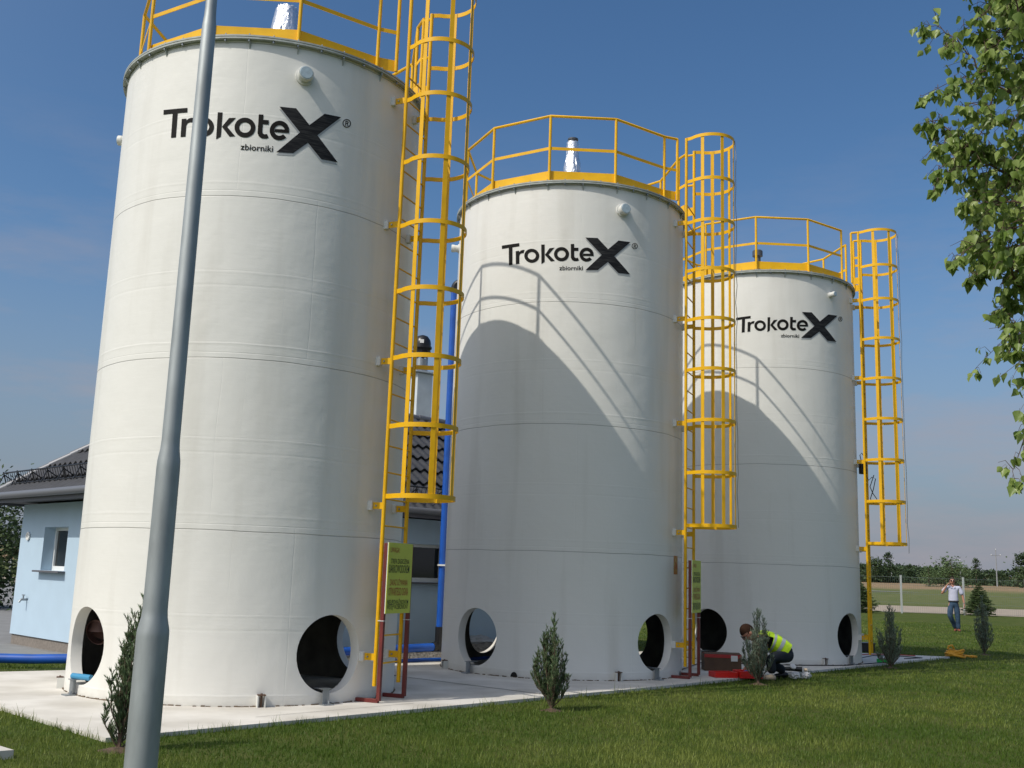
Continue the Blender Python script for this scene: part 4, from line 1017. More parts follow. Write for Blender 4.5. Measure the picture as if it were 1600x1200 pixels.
# low hedge band in front of the treeline reads as one mass
b = MB(); TT = []; rn = random.Random(77)
for k in range(14000):
    x = rn.uniform(70, 165); y = 262 + 6 * math.sin(x * .13) + rn.uniform(-6, 6); h = (1.3 + .9 * noise.noise(Vector((x * .15, 0, 0)))) * rn.random(); p = Vector((x, y, ground_z(y) + h)); d = Vector((rn.uniform(-1, 1), rn.uniform(-1, 1), rn.uniform(-.4, 1))).normalized(); s = d.cross(Vector((rn.uniform(-1, 1), rn.uniform(-1, 1), 1))).normalized(); L = rn.uniform(.35, .8)
    o_ = len(b.v); b.v += [tuple(p), tuple(p + d * L * .5 + s * L * .4), tuple(p + d * L), tuple(p + d * L * .5 - s * L * .4)]; b.f.append((o_, o_ + 1, o_ + 2, o_ + 3)); TT += [rn.random()] * 4
kind(b.build('scrub', M['treedark'], smooth=0, tint=TT), 'stuff', 'low dark scrub growing along the foot of the far treeline', 'scrub')

b = MB(); TT = []; rn = random.Random(78)
for k in range(22000):
    x = rn.uniform(90, 260); y = 330 + 8 * math.sin(x * .1) + rn.uniform(-5, 5); h = (4.0 + 1.6 * noise.noise(Vector((x * .07, 0, 0))) + 1.3 * noise.noise(Vector((x * .45, 3, 0)))) * rn.random() ** .7; p = Vector((x, y, ground_z(y) + h)); d = Vector((rn.uniform(-1, 1), rn.uniform(-1, 1), rn.uniform(-.4, 1))).normalized(); s = d.cross(Vector((rn.uniform(-1, 1), rn.uniform(-1, 1), 1))).normalized(); L = rn.uniform(.5, 1.1)
    o_ = len(b.v); b.v += [tuple(p), tuple(p + d * L * .5 + s * L * .4), tuple(p + d * L), tuple(p + d * L * .5 - s * L * .4)]; b.f.append((o_, o_ + 1, o_ + 2, o_ + 3)); TT += [rn.random()] * 4
kind(b.build('distant_wood', M['treedark'], smooth=0, tint=TT), 'stuff', 'distant dark wood closing the horizon behind the field trees', 'wood')
# power poles
def pole(x, y, H, label):
    t = empty('power_pole', (x, y, ground_z(y))); MB().tube([(0, 0, -.3), (0, 0, H)], [.16, .10], 8).build('pole', M['polewood'], t)
    MB().box((0, 0, H * .84), (2.4 * H / 9, .14, .14)).build('crossarm', M['polewood'], t)
    for s_ in (-1, 0, 1): MB().lathe([(.06, 0), (.09, .06), (.05, .1), (.09, .16), (.03, .24)], (s_ * 1.1 * H / 9, 0, H * .84 + .07 if s_ else H), 8).build('insulator', M['white'], t)
    tag(t, label, 'power pole', 'power poles across the field')
pole(116.0, 250, 8.6, 'taller nearer power pole with crossarm over the far trees')
pole(112.6, 262, 6.0, 'shorter power pole with crossarm directly behind the walking man')
pole(95.5, 262, 6.2, 'thin power pole rising from the trees left of the bright bush')

# ------------------------------------------------------------------ fence
t = empty('wire_fence', (22.6, 60.6, GZ)); tag(t, 'see-through wire mesh fence with light metal posts behind the lawn', 'fence')
FS = 3.6; fd = Vector((.985, .02, 0)).normalized(); FH = 2.12
posts = list(range(-14, 14))
for k in posts:
    p = fd * FS * k; q = MB().box((p.x, p.y, FH / 2), (.09, .08, FH)); q.box((p.x, p.y, FH + .01), (.1, .09, .02)); q.build('fence_post', M['pvcgrey'] if 'pvcgrey' in M else M['galvlight'] if 'galvlight' in M else M['pvc'], t, smooth=0)
q = MB()
for z in (.08, .6, 1.1, 1.6, 2.03): q.tube([fd * FS * posts[0] + Vector((0, 0, z)), fd * FS * posts[-1] + Vector((0, 0, z))], .007, 5)
n_ = int((posts[-1] - posts[0]) * FS / .12)
for k in range(n_):
    p = fd * (FS * posts[0] + .12 * k); q.tube([p + Vector((0, .01, .05)), p + Vector((0, .01, 2.03))], .0035, 3, caps=False)
q.build('wire_mesh', M['wire'], t, smooth=0)

# ------------------------------------------------------------------ small things on the ground
def lathe_axis(d): return Vector(d).normalized().to_track_quat('Z', 'Y').to_matrix()
t = empty('cardboard_box', (3.36, 16.55, 0)); t.rotation_euler = (0, 0, R_(-2))
q = MB().box((0, 0, .125), (.56, .34, .25)); q.build('box_body', M['card'], t, smooth=0, bevel=.005)
q = MB().box((0, -.174, .225), (.565, .006, .05)).box((0, 0, .253), (.565, .06, .006)); q.build('tape', M['redtape'], t, smooth=0)
MB().box((.17, -.179, .195), (.10, .004, .085)).build('paper_label', M['white'], t, smooth=0)
q = MB().add([(-.28, -.17, .252), (.28, -.17, .252), (.27, -.02, .275), (-.28, -.02, .27)], [(0, 1, 2, 3)]).add([(-.28, .17, .252), (.28, .17, .252), (.28, .03, .27), (-.28, .03, .275)], [(0, 3, 2, 1)]); q.build('flap', M['card'], t, smooth=0)
tag(t, 'brown cardboard box with red tape and white label by the farthest tank', 'box')
t = empty('tool_case', (3.35, 15.45, 0)); t.rotation_euler = (0, 0, R_(12))
def tray(b, cx, cy, w0, d0, h0):
    b.box((cx, cy, .008), (w0, d0, .016))
    for s_ in (-1, 1):
        b.box((cx + s_ * (w0 / 2 - .008), cy, h0 / 2 + .016), (.016, d0, h0)); b.box((cx, cy + s_ * (d0 / 2 - .008), h0 / 2 + .016), (w0 - .032, .016, h0))
b = MB(); tray(b, .16, -.04, .34, .28, .085); b.build('case_base', M['redcase'], t, smooth=0, bevel=.006)
b = MB(); tray(b, -.2, 0, .34, .26, .06); b.build('case_lid', M['redcase'], t, smooth=0, bevel=.006)
MB().tube([(.1, -.02, .06), (.2, .02, .08)], .03, 10).box((.22, -.06, .05), (.09, .06, .06), .4).build('power_tool', M['bluebit'], t)
MB().box((-.2, 0, .03), (.22, .12, .03)).box((.06, .06, .05), (.12, .05, .05), .3).build('tool_tray', M['blackplastic'], t)
MB().tube([(.17, -.06, .09), (.21, -.05, .12)], .02, 10).build('tool_chuck', M['white'], t)
tag(t, 'open red plastic tool case with blue tools lying on the slab', 'tool case')
t = empty('angle_grinder', (4.50, 16.62, 0)); t.rotation_euler = (0, 0, R_(-8))
MB().tube([(-.16, 0, .05), (.0, 0, .055), (.12, 0, .05)], [.03, .035, .04], 12).tube([(-.16, 0, .05), (-.25, .02, .02)], .018, 8).build('tool_body', M['blackplastic'], t)
MB().lathe([(.035, -.015), (.05, 0), (.045, .015), (.015, .02)], (-.02, -.03, .09), 20, lathe_axis((.2, -.6, .6))).build('grinding_disc', M['rag'], t)
MB().lathe([(.035, 0), (.04, .02), (.03, .05)], (.15, 0, .03), 16, lathe_axis((1, 0, .2))).build('tool_head', M['beigeshoe'], t)
tag(t, 'black power tool lying on the slab behind the white cloth', 'power tool')
def crumple(name, loc, sx_, sy_, sz_, seed, m, label, cat):
    bm = bmesh.new(); bmesh.ops.create_icosphere(bm, subdivisions=4, radius=1)
    for vv in bm.verts:
        n0 = vv.co.normalized(); d = 1 + .45 * noise.noise(n0 * 2.2 + Vector((seed,) * 3)) + .22 * noise.noise(n0 * 6 + Vector((seed,) * 3)) - .25 * abs(noise.noise(n0 * 4 + Vector((seed + 7,) * 3)))
        vv.co = Vector((n0.x * d * sx_, n0.y * d * sy_, max(0, .5 + n0.z * .6 * d) * sz_))
    me = bpy.data.meshes.new(name); bm.to_mesh(me); bm.free(); me.materials.append(m); me.shade_smooth(); o = bpy.data.objects.new(name, me); col.objects.link(o); o.location = loc
    return tag(o, label, cat)
crumple('cloth_rag', (4.27, 15.74, GZ + .02), .085, .06, .085, 2.1, M['rag'], 'crumpled white cloth on the grass, nearer the worker boot', 'cloth')
crumple('cloth_rag', (4.45, 15.78, GZ + .02), .07, .06, .09, 5.7, M['rag'], 'crumpled white cloth on the grass, farther from the worker boot', 'cloth')
M['silver'] = mat('silver_grey_sheet', (.5, .52, .54), .35, .4, bump=1, bscale=20, bdist=.03)
crumple('plastic_sheet', (-.55, 18.55, GZ + .1), .5, .25, .2, 9.3, M['silver'], 'crumpled silver sheet on the gravel, seen through the middle tank opening', 'sheet')
t = empty('tape_roll', (6.93, 19.5, 0)); MB().lathe([(.11, 0), (.14, 0), (.14, .06), (.11, .06), (.11, 0)], n=28, cap0=False, cap1=False).build('tape', M['greentape'], t)
MB().lathe([(.085, 0), (.108, 0), (.108, .065), (.085, .065), (.085, 0)], n=28, cap0=False, cap1=False).build('core', M['card'], t)
tag(t, 'bright green roll of tape at the slab edge beside a juniper', 'tape roll')
t = empty('paper_cup', (7.1, 19.75, 0)); MB().lathe([(.03, 0), (.042, .1), (.038, .1), (.027, .004)], n=20).build('cup_body', M['white'], t); tag(t, 'small white cup just behind the green tape roll', 'cup')
q = MB(); rn = random.Random(5)
for L in range(4):
    P = []; r0 = .19 - L * .015; cx = rn.uniform(-.03, .03)
    for k in range(22): a = 2 * PI * k / 22; P.append((cx + (r0 + rn.uniform(-.012, .012)) * math.cos(a), (r0 * .8) * math.sin(a) + rn.uniform(-.01, .01), .028 + L * .035 + .02 * math.sin(a * 2 + L)))
    q.tube(P, .021, 8, closed=True)
q.tube([(.18, 0, .04), (.28, -.04, .03), (.36, .03, .03), (.42, -.03, .025), (.34, -.08, .025), (.26, .02, .03)], .021, 8); q.tube([(-.15, 0, .16), (-.13, -.02, .22), (-.07, -.03, .24), (-.02, 0, .17)], .02, 8)
o = q.build('coiled_hose', M['yellowbag']); o.location = (9.25, 21.95, GZ + .02); tag(o, 'yellow coiled hose lying at the far right tip of the slab', 'hose')
t = empty('equipment_box', (7.5, 22.5, 0)); MB().box((0, 0, .09), (.5, .3, .16)).build('crate_body', M['blackplastic'], t, smooth=0, bevel=.01); MB().box((0, 0, .18), (.53, .33, .025)).build('crate_lid', M['blackplastic'], t, smooth=0, bevel=.005)
tag(t, 'low black box on the slab behind the farthest ladder foot', 'box')
def floor_cable(pts, label, m='blackplastic', r=.008):
    o = MB().tube(pts, r, 6).build('floor_cable', M[m]); tag(o, label, 'cable', 'cables lying on the slab')
floor_cable([(2.7, 16.3, .01), (3.3, 17.9, .01), (4.0, 17.95, .01), (4.9, 17.98, .01), (5.8, 18.3, .01), (6.7, 19.2, .01), (6.95, 19.4, .01)], 'black cable curving round the foot of the farthest tank')
floor_cable([(6.85, 20.5, .01), (7.3, 21.2, .01), (7.9, 21.3, .01), (8.2, 21.0, .01), (7.7, 20.6, .01)], 'black cable looped on the slab right of the farthest ladder')
floor_cable([(6.95, 21.2, .01), (7.4, 21.6, .01), (7.9, 21.75, .01), (8.3, 21.6, .01)], 'reddish cable on the slab in front of the low black box', 'redtape')
# concrete kerb piece, lower left
o = poly_slab('concrete_block', [(-3.36, 7.58), (-3.68, 7.86), (-4.4, 7.3), (-4.1, 6.95)], GZ - .05, GZ + .06, M['concrete']); tag(o, 'flat concrete block set in the grass at the lower left corner', 'concrete block')

# ------------------------------------------------------------------ people
def skin_body(name, verts, edges, radii, m, parent, root=0, sub=2, levels=None):
    me = bpy.data.meshes.new(name); me.from_pydata([tuple(v) for v in verts], edges, []); o = bpy.data.objects.new(name, me); col.objects.link(o)
    sk = o.modifiers.new('skin', 'SKIN'); sk.use_smooth_shade = True; sk.branch_smoothing = .4
    for k, r in enumerate(radii):
        sv = me.skin_vertices[0].data[k]; sv.radius = r if isinstance(r, tuple) else (r, r); sv.use_root = (k == root)
    o.modifiers.new('sub', 'SUBSURF').levels = sub; o.modifiers['sub'].render_levels = sub
    bpy.context.view_layer.update(); dg = bpy.context.evaluated_depsgraph_get(); me2 = bpy.data.meshes.new_from_object(o.evaluated_get(dg)); bpy.data.objects.remove(o)
    me2.name = name; me2.materials.clear(); me2.materials.append(m); me2.shade_smooth(); o = bpy.data.objects.new(name, me2); col.objects.link(o); o.parent = parent; return o
def chain(name, P, Rr, m, parent, sub=2): return skin_body(name, P, [(k, k + 1) for k in range(len(P) - 1)], Rr, m, parent, 0, sub)
def ell(name, c, r, m, parent, rot=None, cut=None, seg=24):
    bm = bmesh.new(); bmesh.ops.create_uvsphere(bm, u_segments=seg, v_segments=seg // 2 + 2, radius=1)
    if cut:
        for f in [f for f in bm.faces if cut(f.calc_center_median())]: bm.faces.remove(f)
    me = bpy.data.meshes.new(name); bm.to_mesh(me); bm.free(); me.materials.append(m); me.shade_smooth()
    mt = (rot or Matrix.Identity(3)).to_4x4(); me.transform(Matrix.Translation(Vector(c)) @ mt @ Matrix.Diagonal((*r, 1)))
    o = bpy.data.objects.new(name, me); col.objects.link(o); o.parent = parent; return o
def fingers(V, E, Rd, wrist, direc, palmn, side, s=1.0, curl=.5):
    """palm + five fingers as skinned chains rooted in the palm; direc = hand direction, palmn = palm normal, side = thumb side"""
    direc, palmn, side = [Vector(a).normalized() for a in (direc, palmn, side)]
    w0 = len(V) - 1
    V.append(wrist + direc * .05 * s); E.append((w0, w0 + 1)); Rd.append((.034 * s, .018 * s)); pc = len(V) - 1
    for k, (off, L) in enumerate(((.028, .068), (.010, .078), (-.009, .072), (-.027, .056))):
        p = wrist + direc * .09 * s + side * off * s; V.append(p); E.append((pc, len(V) - 1)); Rd.append(.0095 * s)
        for j, (f_, c_) in enumerate(((.45, .35), (.8, .8), (1.0, 1.2))):
            V.append(p + (direc * math.cos(c_ * curl) * f_ + palmn * math.sin(c_ * curl) * f_) * L * s); E.append((len(V) - 2, len(V) - 1)); Rd.append((.009 - .0012 * j) * s)
    V.append(wrist + direc * .035 * s + side * .04 * s); E.append((pc, len(V) - 1)); Rd.append(.011 * s)
    V.append(wrist + direc * .075 * s + side * .058 * s + palmn * .015 * s); E.append((len(V) - 2, len(V) - 1)); Rd.append(.0095 * s)
    V.append(wrist + direc * .098 * s + side * .055 * s + palmn * .028 * s); E.append((len(V) - 2, len(V) - 1)); Rd.append(.008 * s)

def walking_man():
    S = 1.02
    t = empty('person', (15.36, 36.4, GZ)); yaw = math.atan2(-36.4, -15.36) + R_(90)   # face the camera (local -y = front)
    t.rotation_euler = (0, 0, yaw + R_(2)); t.scale = (S, S, S)
    V3 = Vector
    # local: +x = image right, -y = towards viewer
    pel = V3((0, 0, .95)); chest = V3((.0, .0, 1.28)); neck = V3((0, 0, 1.50)); head = V3((-.01, -.02, 1.64))
    shR, shL = V3((-.19, 0, 1.45)), V3((.19, 0, 1.45))
    elR, haR = V3((-.36, -.10, 1.22)), V3((-.19, -.14, 1.50))
    elL, haL = V3((.29, .0, 1.16)), V3((.325, -.06, .90))
    hiR, knR, anR = V3((-.09, 0, .92)), V3((-.135, -.16, .50)), V3((.04, .10, .11))
    hiL, knL, anL = V3((.09, 0, .92)), V3((.10, -.03, .50)), V3((.115, -.02, .09))
    V = [pel, V3((0, 0, 1.1)), chest, V3((0, 0, 1.42)), neck, V3((-.005, -.01, 1.56))]; E = [(0, 1), (1, 2), (2, 3), (3, 4), (4, 5)]; Rd = [(.13, .10), (.125, .095), (.145, .10), (.12, .085), .058, .055]
    def limb(start, P, Rr):
        last = start
        for p, r in zip(P, Rr): V.append(p); E.append((last, len(V) - 1)); Rd.append(r); last = len(V) - 1
    limb(3, [shR, shR.lerp(elR, .5), elR, elR.lerp(haR, .5), haR], [.055, .048, .04, .036, .026])
    fingers(V, E, Rd, haR, (.55, .1, .75), (.8, .0, -.5), (.2, -.9, .1), 1.0, 1.0)
    limb(3, [shL, shL.lerp(elL, .5), elL, elL.lerp(haL, .5), haL], [.055, .048, .04, .036, .026])
    fingers(V, E, Rd, haL, (.05, -.1, -1), (-.9, 0, -.1), (0, -1, 0), 1.0, .7)
    limb(0, [hiR, hiR.lerp(knR, .5), knR, knR.lerp(anR, .5), anR], [.085, .078, .055, .05, .036]); limb(0, [hiL, hiL.lerp(knL, .5), knL, knL.lerp(anL, .5), anL], [.085, .078, .055, .05, .036])
    body = skin_body('body', V, E, Rd, M['skin'], t)
    # head joined on as part of the same figure
    bm = bmesh.new(); bm.from_mesh(body.data)
    r = bmesh.ops.create_uvsphere(bm, u_segments=24, v_segments=18, radius=1)
    for vv in r['verts']:
        c = vv.co.copy(); w0 = 1 - .22 * max(0, -c.z) ** 1.5; fy = c.y * .098; 
        if c.y < 0 and abs(c.x) < .22 and -.35 < c.z < .12: fy -= .018 * (1 - abs(c.x) / .22)
        vv.co = head + V3((c.x * .077 * w0, fy, c.z * .118))
    for f in bm.faces: f.smooth = True
    bm.to_mesh(body.data); bm.free()
    for s_ in (-1, 1): ell('ear', head + V3((s_ * .078, .01, 0)), (.012, .024, .034), M['skin'], t)
    ell('hair', head + V3((0, .012, .022)), (.084, .102, .112), M['hairgrey'], t, cut=lambda c: c.z < .05 and c.y < .2 or (c.z < .48 and c.y < -.15) or c.z < -.5)
    q = MB(); 
    for s_ in (-1, 1): q.lathe([(.026, -.004), (.028, 0), (.02, .006)], head + V3((s_ * .034, -.098, .018)), 16, lathe_axis((s_ * .25, -1, 0)))
    q.tube([head + V3((-.012, -.104, .022)), head + V3((.012, -.104, .022))], .004, 6)
    for s_ in (-1, 1): q.tube([head + V3((s_ * .06, -.09, .024)), head + V3((s_ * .08, -.0, .02))], .004, 6)
    q.build('sunglasses', M['lensdark'], t)
    q = MB().tube([head + V3((-.024, -.094, -.052)), head + V3((0, -.1, -.055)), head + V3((.024, -.094, -.052))], .006, 6); q.build('mouth', M['brownshoe'], t)
    # clothes
    V = [V3((0, 0, .96)), V3((0, 0, 1.02)), V3((0, 0, 1.15)), V3((0, 0, 1.30)), V3((0, 0, 1.43)), V3((0, 0, 1.485))]; E = [(k, k + 1) for k in range(5)]; Rd = [(.172, .135), (.172, .132), (.168, .13), (.178, .13), (.158, .105), (.067, .062)]
    def limb2(start, P, Rr):
        last = start
        for p, r in zip(P, Rr): V.append(p); E.append((last, len(V) - 1)); Rd.append(r); last = len(V) - 1
    limb2(4, [shR + V3((0, 0, -.005)), shR.lerp(elR, .45), shR.lerp(elR, .8)], [.075, .078, .085]); limb2(4, [shL + V3((0, 0, -.005)), shL.lerp(elL, .5), shL.lerp(elL, .92)], [.075, .078, .085])
    sh = skin_body('shirt', V, E, Rd, M['shirt'], t)
    MB().add([head + V3((-.06, -.07, -.14)), head + V3((-.005, -.115, -.215)), head + V3((-.075, -.115, -.20)), head + V3((.06, -.07, -.14)), head + V3((.005, -.115, -.215)), head + V3((.075, -.115, -.20))], [(0, 1, 2), (3, 5, 4)]).build('collar', M['shirt'], sh, smooth=0)
    V = [V3((0, 0, 1.06)), V3((0, 0, .97)), V3((0, 0, .87))]; E = [(0, 1), (1, 2)]; Rd = [(.160, .120), (.172, .134), (.168, .135)]
    limb2(2, [hiR + V3((0, 0, -.06)), hiR.lerp(knR, .5), knR, knR.lerp(anR, .5), anR + V3((0, 0, -.03))], [.115, .105, .088, .078, .078]); limb2(2, [hiL + V3((0, 0, -.06)), hiL.lerp(knL, .5), knL, knL.lerp(anL, .5), anL + V3((0, 0, -.03))], [.115, .105, .088, .078, .078])
    skin_body('jeans', V, E, Rd, M['jeans'], t)
    MB().band([(.172 * math.cos(a), .132 * math.sin(a)) for a in np.linspace(0, 2 * PI, 28, endpoint=False)], .975, .035, .008, True).build('belt', M['blackplastic'], t)
    for a, tw in ((anR, -.1), (anL, .1)): chain('shoe', [V3((a.x, a.y + .05, .05)), V3((a.x, a.y - .04, .05)), V3((a.x + tw * .3, a.y - .13, .035)), V3((a.x + tw * .4, a.y - .19, .03))], [(.045, .045), (.046, .045), (.046, .03), (.035, .025)], M['brownshoe'], t)
    MB().tube([haL + V3((0.0, 0, .03)) + V3((.031 * math.cos(a), .031 * math.sin(a), 0)) for a in np.linspace(0, 2 * PI, 16, endpoint=False)], .008, 6, closed=True).build('wristwatch', M['galv'], t)
    tag(t, 'man in pale shirt and jeans walking on the lawn, hand raised to his sunglasses', 'person')
walking_man()

def crouching_worker():
    V3 = Vector; sc = 15.6
    cam0 = V3((0, 0, 1.3203))
    J0 = dict(head=(3.462, 15.2, .635), chin=(3.498, 15.2, .539), neck=(3.585, 15.2, .565), sh=(3.60, 15.2, .555), up=(3.70, 15.22, .545), mid=(3.88, 15.25, .488), hip=(4.05, 15.3, .345), kn=(3.76, 15.1, .30), ft=(3.77, 15.1, .035), kn2=(3.83, 15.45, .20), ft2=(4.08, 15.5, .06), el=(3.626, 15.0, .36), ha=(3.49, 15.1, .19))
    base = V3((3.98, 15.64, GZ)); J = {k: (cam0 + (V3(p) - cam0) * (sc / 15.2)) - base for k, p in J0.items()}
    t = empty('person', base); tag(t, 'crouching worker in yellow-green reflective vest behind a juniper shrub', 'person')
    near = V3((0, -.15, 0)); far = V3((0, .15, 0))
    V = [J['hip'], J['mid'], J['up'], J['sh'] + V3((-.01, 0, .0)), J['neck'], J['chin'].lerp(J['head'], .4)]; E = [(k, k + 1) for k in range(5)]; Rd = [(.13, .15), (.11, .14), (.115, .16), (.09, .12), .058, .055]
    def limb(start, P, Rr):
        last = start
        for p, r in zip(P, Rr): V.append(p); E.append((last, len(V) - 1)); Rd.append(r); last = len(V) - 1
    shn, shf = J['sh'] + near * 1.15 + V3((.02, 0, -.03)), J['sh'] + far * 1.15 + V3((.02, 0, -.03))
    eln, elf = J['el'] + V3((0, -.08, 0)), J['el'] + V3((-.03, .3, .02)); han, haf = J['ha'] + V3((-.02, 0, 0)), J['ha'] + V3((-.02, .16, 0))
    limb(3, [shn, shn.lerp(eln, .5), eln, eln.lerp(han, .5), han], [.052, .045, .04, .034, .026]); fingers(V, E, Rd, han, (-.6, .1, -.7), (.5, .3, -.4), (0, .9, .1), 1, .9)
    limb(3, [shf, shf.lerp(elf, .5), elf, elf.lerp(haf, .5), haf], [.052, .045, .04, .034, .026]); fingers(V, E, Rd, haf, (-.6, -.1, -.7), (.5, -.3, -.4), (0, -.9, .1), 1, .9)
    hn, hf = J['hip'] + near * .65, J['hip'] + far * .65; kn, fn_ = J['kn'] + V3((-.02, -.05, .01)), J['ft'] + V3((-.0, -.05, 0)); kf, ff = J['kn2'] + V3((-.02, .05, .03)), J['ft2'] + V3((0, .06, 0))
    ank = V3((fn_.x, fn_.y, .10)); ankf = V3((ff.x, ff.y, .10))
    limb(0, [hn, hn.lerp(kn, .5), kn, kn.lerp(ank, .5), ank], [.09, .08, .058, .052, .038]); limb(0, [hf, hf.lerp(kf, .5), kf, kf.lerp(ankf, .5), ankf], [.09, .08, .058, .052, .038])
    body = skin_body('body', V, E, Rd, M['skin'], t)
    # head, face looking down-left (image)
    fdir = V3((-.62, -.12, -.70)).normalized(); rot = (-fdir).to_track_quat('Y', 'Z').to_matrix(); H0 = J['head']
    bm = bmesh.new(); bm.from_mesh(body.data); r = bmesh.ops.create_uvsphere(bm, u_segments=24, v_segments=18, radius=1)
    for vv in r['verts']:
        c = vv.co.copy(); w0 = 1 - .22 * max(0, -c.z) ** 1.5; fy = c.y * .098
        if c.y < 0 and abs(c.x) < .22 and -.35 < c.z < .12: fy -= .02 * (1 - abs(c.x) / .22)
        vv.co = H0 + rot @ V3((c.x * .077 * w0, fy, c.z * .115))
    for f in bm.faces: f.smooth = True
    bm.to_mesh(body.data); bm.free()
    for s_ in (-1, 1): ell('ear', H0 + rot @ V3((s_ * .078, .012, -.005)), (.012, .022, .033), M['skin'], t, rot)
    ell('hair', H0 + rot @ V3((0, .012, .02)), (.088, .106, .118), M['hair'], t, rot, cut=lambda c: (c.z < .12 and c.y < -.35) or (c.z < -.05 and c.y < .0) or (c.z < -.1 and c.y < .25) or c.z < -.65)
    q = MB()
    for s_ in (-1, 1): q.lathe([(.022, -.003), (.024, 0), (.018, .004)], H0 + rot @ V3((s_ * .032, -.102, .012)), 14, rot @ lathe_axis((s_ * .25, -1, 0))); q.tube([H0 + rot @ V3((s_ * .056, -.094, .016)), H0 + rot @ V3((s_ * .081, 0, .014))], .0035, 6)
    q.build('glasses', M['lensdark'], t)
    # pullover sleeves and torso
    V = [J['hip'] + V3((.02, 0, .03)), J['mid'], J['up'], J['sh'], J['neck'] + V3((.015, 0, -.005))]; E = [(k, k + 1) for k in range(4)]; Rd = [(.135, .165), (.122, .155), (.125, .175), (.10, .14), (.065, .065)]
    limb(3, [shn, shn.lerp(eln, .5), eln, eln.lerp(han, .55), eln.lerp(han, .85)], [.085, .078, .068, .056, .045]); limb(3, [shf, shf.lerp(elf, .5), elf, elf.lerp(haf, .55), elf.lerp(haf, .85)], [.068, .062, .056, .048, .042])
    skin_body('pullover', V, E, Rd, M['blackcloth'], t)
    # trousers
    V = [J['hip'] + V3((-.02, 0, .06)), J['hip'] + V3((.02, 0, -.02))]; E = [(0, 1)]; Rd = [(.13, .165), (.145, .17)]
    limb(1, [hn + V3((-.02, 0, -.01)), hn.lerp(kn, .5), kn, kn.lerp(ank, .5), ank + V3((0, 0, -.01))], [.115, .105, .082, .074, .066]); limb(1, [hf + V3((-.02, 0, -.01)), hf.lerp(kf, .5), kf, kf.lerp(ankf, .5), ankf + V3((0, 0, 0))], [.115, .10, .08, .072, .064])
    skin_body('trousers', V, E, Rd, M['darkjeans'], t)
    for a, bm_ in ((fn_, 'beigeshoe'), (ff, 'blackplastic')): chain('boot', [V3((a.x + .06, a.y, .045)), V3((a.x - .02, a.y, .05)), V3((a.x - .11, a.y, .035)), V3((a.x - .17, a.y, .03))], [(.042, .045), (.045, .048), (.044, .033), (.034, .028)], M[bm_], t)
    # vest: open shell of rings along the spine
    C = [J['sh'].lerp(J['neck'], .95) + V3((0, 0, .015)), J['sh'].lerp(J['up'], .6) + V3((0, 0, .008)), J['up'].lerp(J['mid'], .35), J['up'].lerp(J['mid'], .75), J['mid'].lerp(J['hip'], .3), J['mid'].lerp(J['hip'], .75)]
    Rw = [(.115, .088), (.20, .132), (.196, .142), (.184, .142), (.178, .145), (.18, .15)]
    def ring(c, ax, rw, rh, n=36, k0=0): 
        sdir_ = V3((0, 1, 0)); up = ax.cross(sdir_).normalized(); 
        if up.z < 0: up = -up
        return [c + sdir_ * rw * math.cos(2 * PI * k / n) + up * rh * math.sin(2 * PI * k / n) for k in range(n)]
    ax = [(C[min(k + 1, 5)] - C[max(k - 1, 0)]).normalized() for k in range(6)]
    def interp(s_):
        k = min(int(s_), 4); f = s_ - k; return C[k].lerp(C[k + 1], f), ax[k].lerp(ax[k + 1], f).normalized(), Rw[k][0] + (Rw[k + 1][0] - Rw[k][0]) * f, Rw[k][1] + (Rw[k + 1][1] - Rw[k][1]) * f
    def shellv(s0, s1, n_, grow, name, m, parent, hole=False):
        q = MB(); n = 36; rn = random.Random(3)
        for j in range(n_ + 1):
            c, a, rw, rh = interp(s0 + (s1 - s0) * j / n_); q.v += [tuple(p) for p in ring(c, a, rw + grow, rh + grow, n)]
        for j in range(n_):
            for k in range(n):
                ang = 360 * (k + .5) / n; ss = s0 + (s1 - s0) * (j + .5) / n_
                if hole and ss < 2.1 and (ang > 318 or ang < 35 or 145 < ang < 222): continue      # armholes
                q.f.append((j * n + k, j * n + (k + 1) % n, (j + 1) * n + (k + 1) % n, (j + 1) * n + k))
        return q.build(name, m, parent, smooth=60)
    vst = shellv(0, 5, 30, .006, 'safety_vest', M['hivis'], t, True)
    shellv(2.35, 2.8, 4, .0085, 'reflective_band', M['reflect'], vst); shellv(3.5, 3.95, 4, .0085, 'reflective_band', M['reflect'], vst)
crouching_worker()

# ------------------------------------------------------------------ grass blades
def pip(px, py, poly):
    inside = np.zeros(len(px), bool); n = len(poly); j = n - 1
    for i in range(n):
        xi, yi = poly[i]; xj, yj = poly[j]
        c = ((yi > py) != (yj > py)) & (px < (xj - xi) * (py - yi) / (yj - yi + 1e-12) + xi); inside ^= c; j = i
    return inside
rs = np.random.RandomState(3)
NB = 600000
r = 5.2 * (48 / 5.2) ** (rs.rand(NB) ** 1.0); th = rs.uniform(-42, 44, NB) * PI / 180
x = r * np.sin(th); y = r * np.cos(th)
ku = np.array([u.x, u.y]); kv = np.array([v.x, v.y]); lx = (x - K.x) * u.x + (y - K.y) * u.y; ly = (x - K.x) * v.x + (y - K.y) * v.y
keep = ~pip(x, y, SLAB) & ~pip(x, y, PAVE) & ~((lx > -.02) & (lx < LBn) & (ly > -1.2) & (ly < LAn)) & ~pip(x, y, [(-3.36, 7.58), (-3.68, 7.86), (-4.4, 7.3), (-4.1, 6.95)])
for x_, y_, r_0 in SOIL: keep &= np.hypot(x - x_, y - y_) > r_0 * rs.uniform(.5, 1.0, NB)
x, y, r = x[keep], y[keep], r[keep]; n = len(x)
lf = np.array([noise.noise(Vector((a * .9, b_ * .9, 0))) for a, b_ in zip(x[:], y[:])])
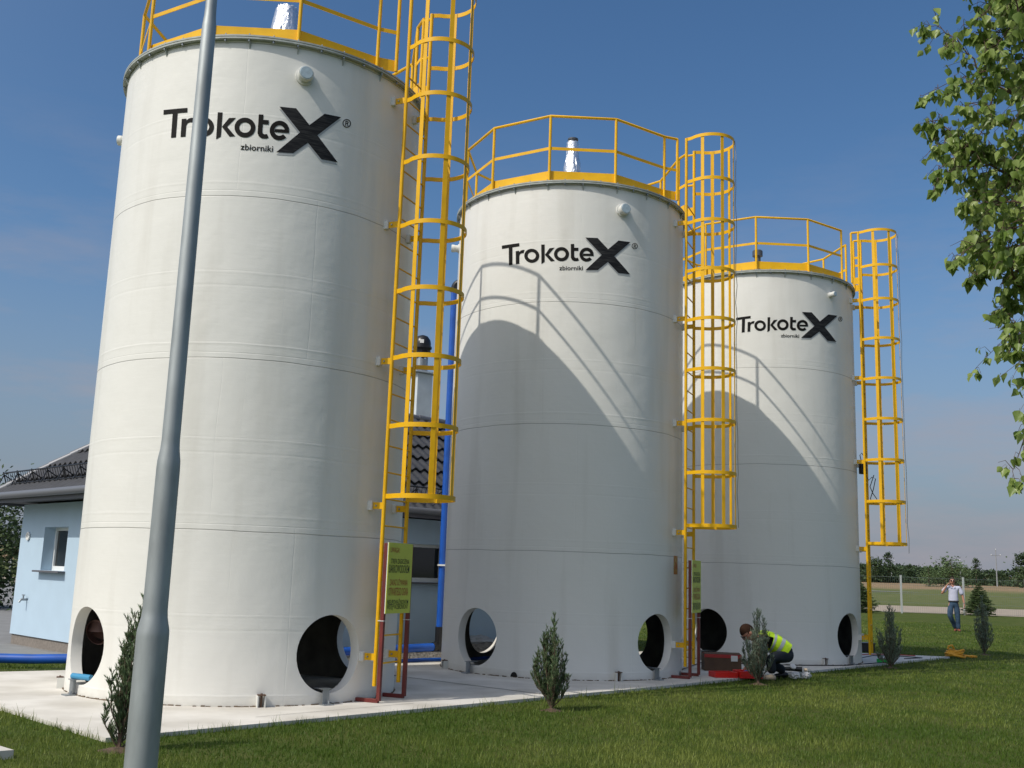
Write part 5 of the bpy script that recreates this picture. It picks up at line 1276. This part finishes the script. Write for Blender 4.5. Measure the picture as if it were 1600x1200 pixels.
hf_ = np.array([noise.noise(Vector((a * 5, b_ * 5, 4))) for a, b_ in zip(x[:], y[:])])
# distance to slab front edge -> longer uncut blades
def segd(px, py, a, c):
    a, c = np.array(a), np.array(c); d = c - a; tt = np.clip(((px - a[0]) * d[0] + (py - a[1]) * d[1]) / (d @ d), 0, 1); return np.hypot(px - a[0] - d[0] * tt, py - a[1] - d[1] * tt)
ed = np.minimum(np.minimum(segd(x, y, SLAB[0], SLAB[1]), segd(x, y, SLAB[1], SLAB[2])), segd(x, y, SLAB[0], SLAB[7]))
hh = rs.uniform(.018, .042, n) * (1 + .9 * hf_) * (1 + .35 * lf) * np.where(rs.rand(n) < .03, 1.6, 1) * (1 + 1.9 * np.exp(-ed / .07) * rs.rand(n) ** 1.5)
ww = .0025 * (r / 7.0) ** .9
a = rs.uniform(0, 2 * PI, n); lean = rs.uniform(0, .7, n) * hh; la = rs.uniform(0, 2 * PI, n)
z0 = np.full(n, GZ)
V = np.zeros((n, 3, 3), np.float32)
V[:, 0] = np.stack([x - np.cos(a) * ww, y - np.sin(a) * ww, z0], -1); V[:, 1] = np.stack([x + np.cos(a) * ww, y + np.sin(a) * ww, z0], -1)
V[:, 2] = np.stack([x + np.cos(la) * lean, y + np.sin(la) * lean, z0 + hh], -1)
me = bpy.data.meshes.new('grass'); me.vertices.add(n * 3); me.vertices.foreach_set('co', V.ravel()); me.loops.add(n * 3); me.loops.foreach_set('vertex_index', np.arange(n * 3, dtype=np.int32))
me.polygons.add(n); me.polygons.foreach_set('loop_start', np.arange(0, n * 3, 3, dtype=np.int32)); me.polygons.foreach_set('loop_total', np.full(n, 3, np.int32)); me.update(calc_edges=True)
mf = np.array([noise.noise(Vector((a * .35, b_ * .35, 9))) + .6 * noise.noise(Vector((a * 2.2, b_ * 2.2, 7))) for a, b_ in zip(x, y)])
tv = np.clip(.27 + .6 * lf + .45 * hf_ + .75 * mf + rs.uniform(-.38, .38, n), 0, 1); at = me.attributes.new('tint', 'FLOAT', 'POINT'); at.data.foreach_set('value', np.repeat(tv, 3).astype(np.float32))
me.materials.append(M['grassblade']); o = bpy.data.objects.new('grass', me); col.objects.link(o); kind(o, 'stuff', 'short green mown grass of the lawn', 'grass')
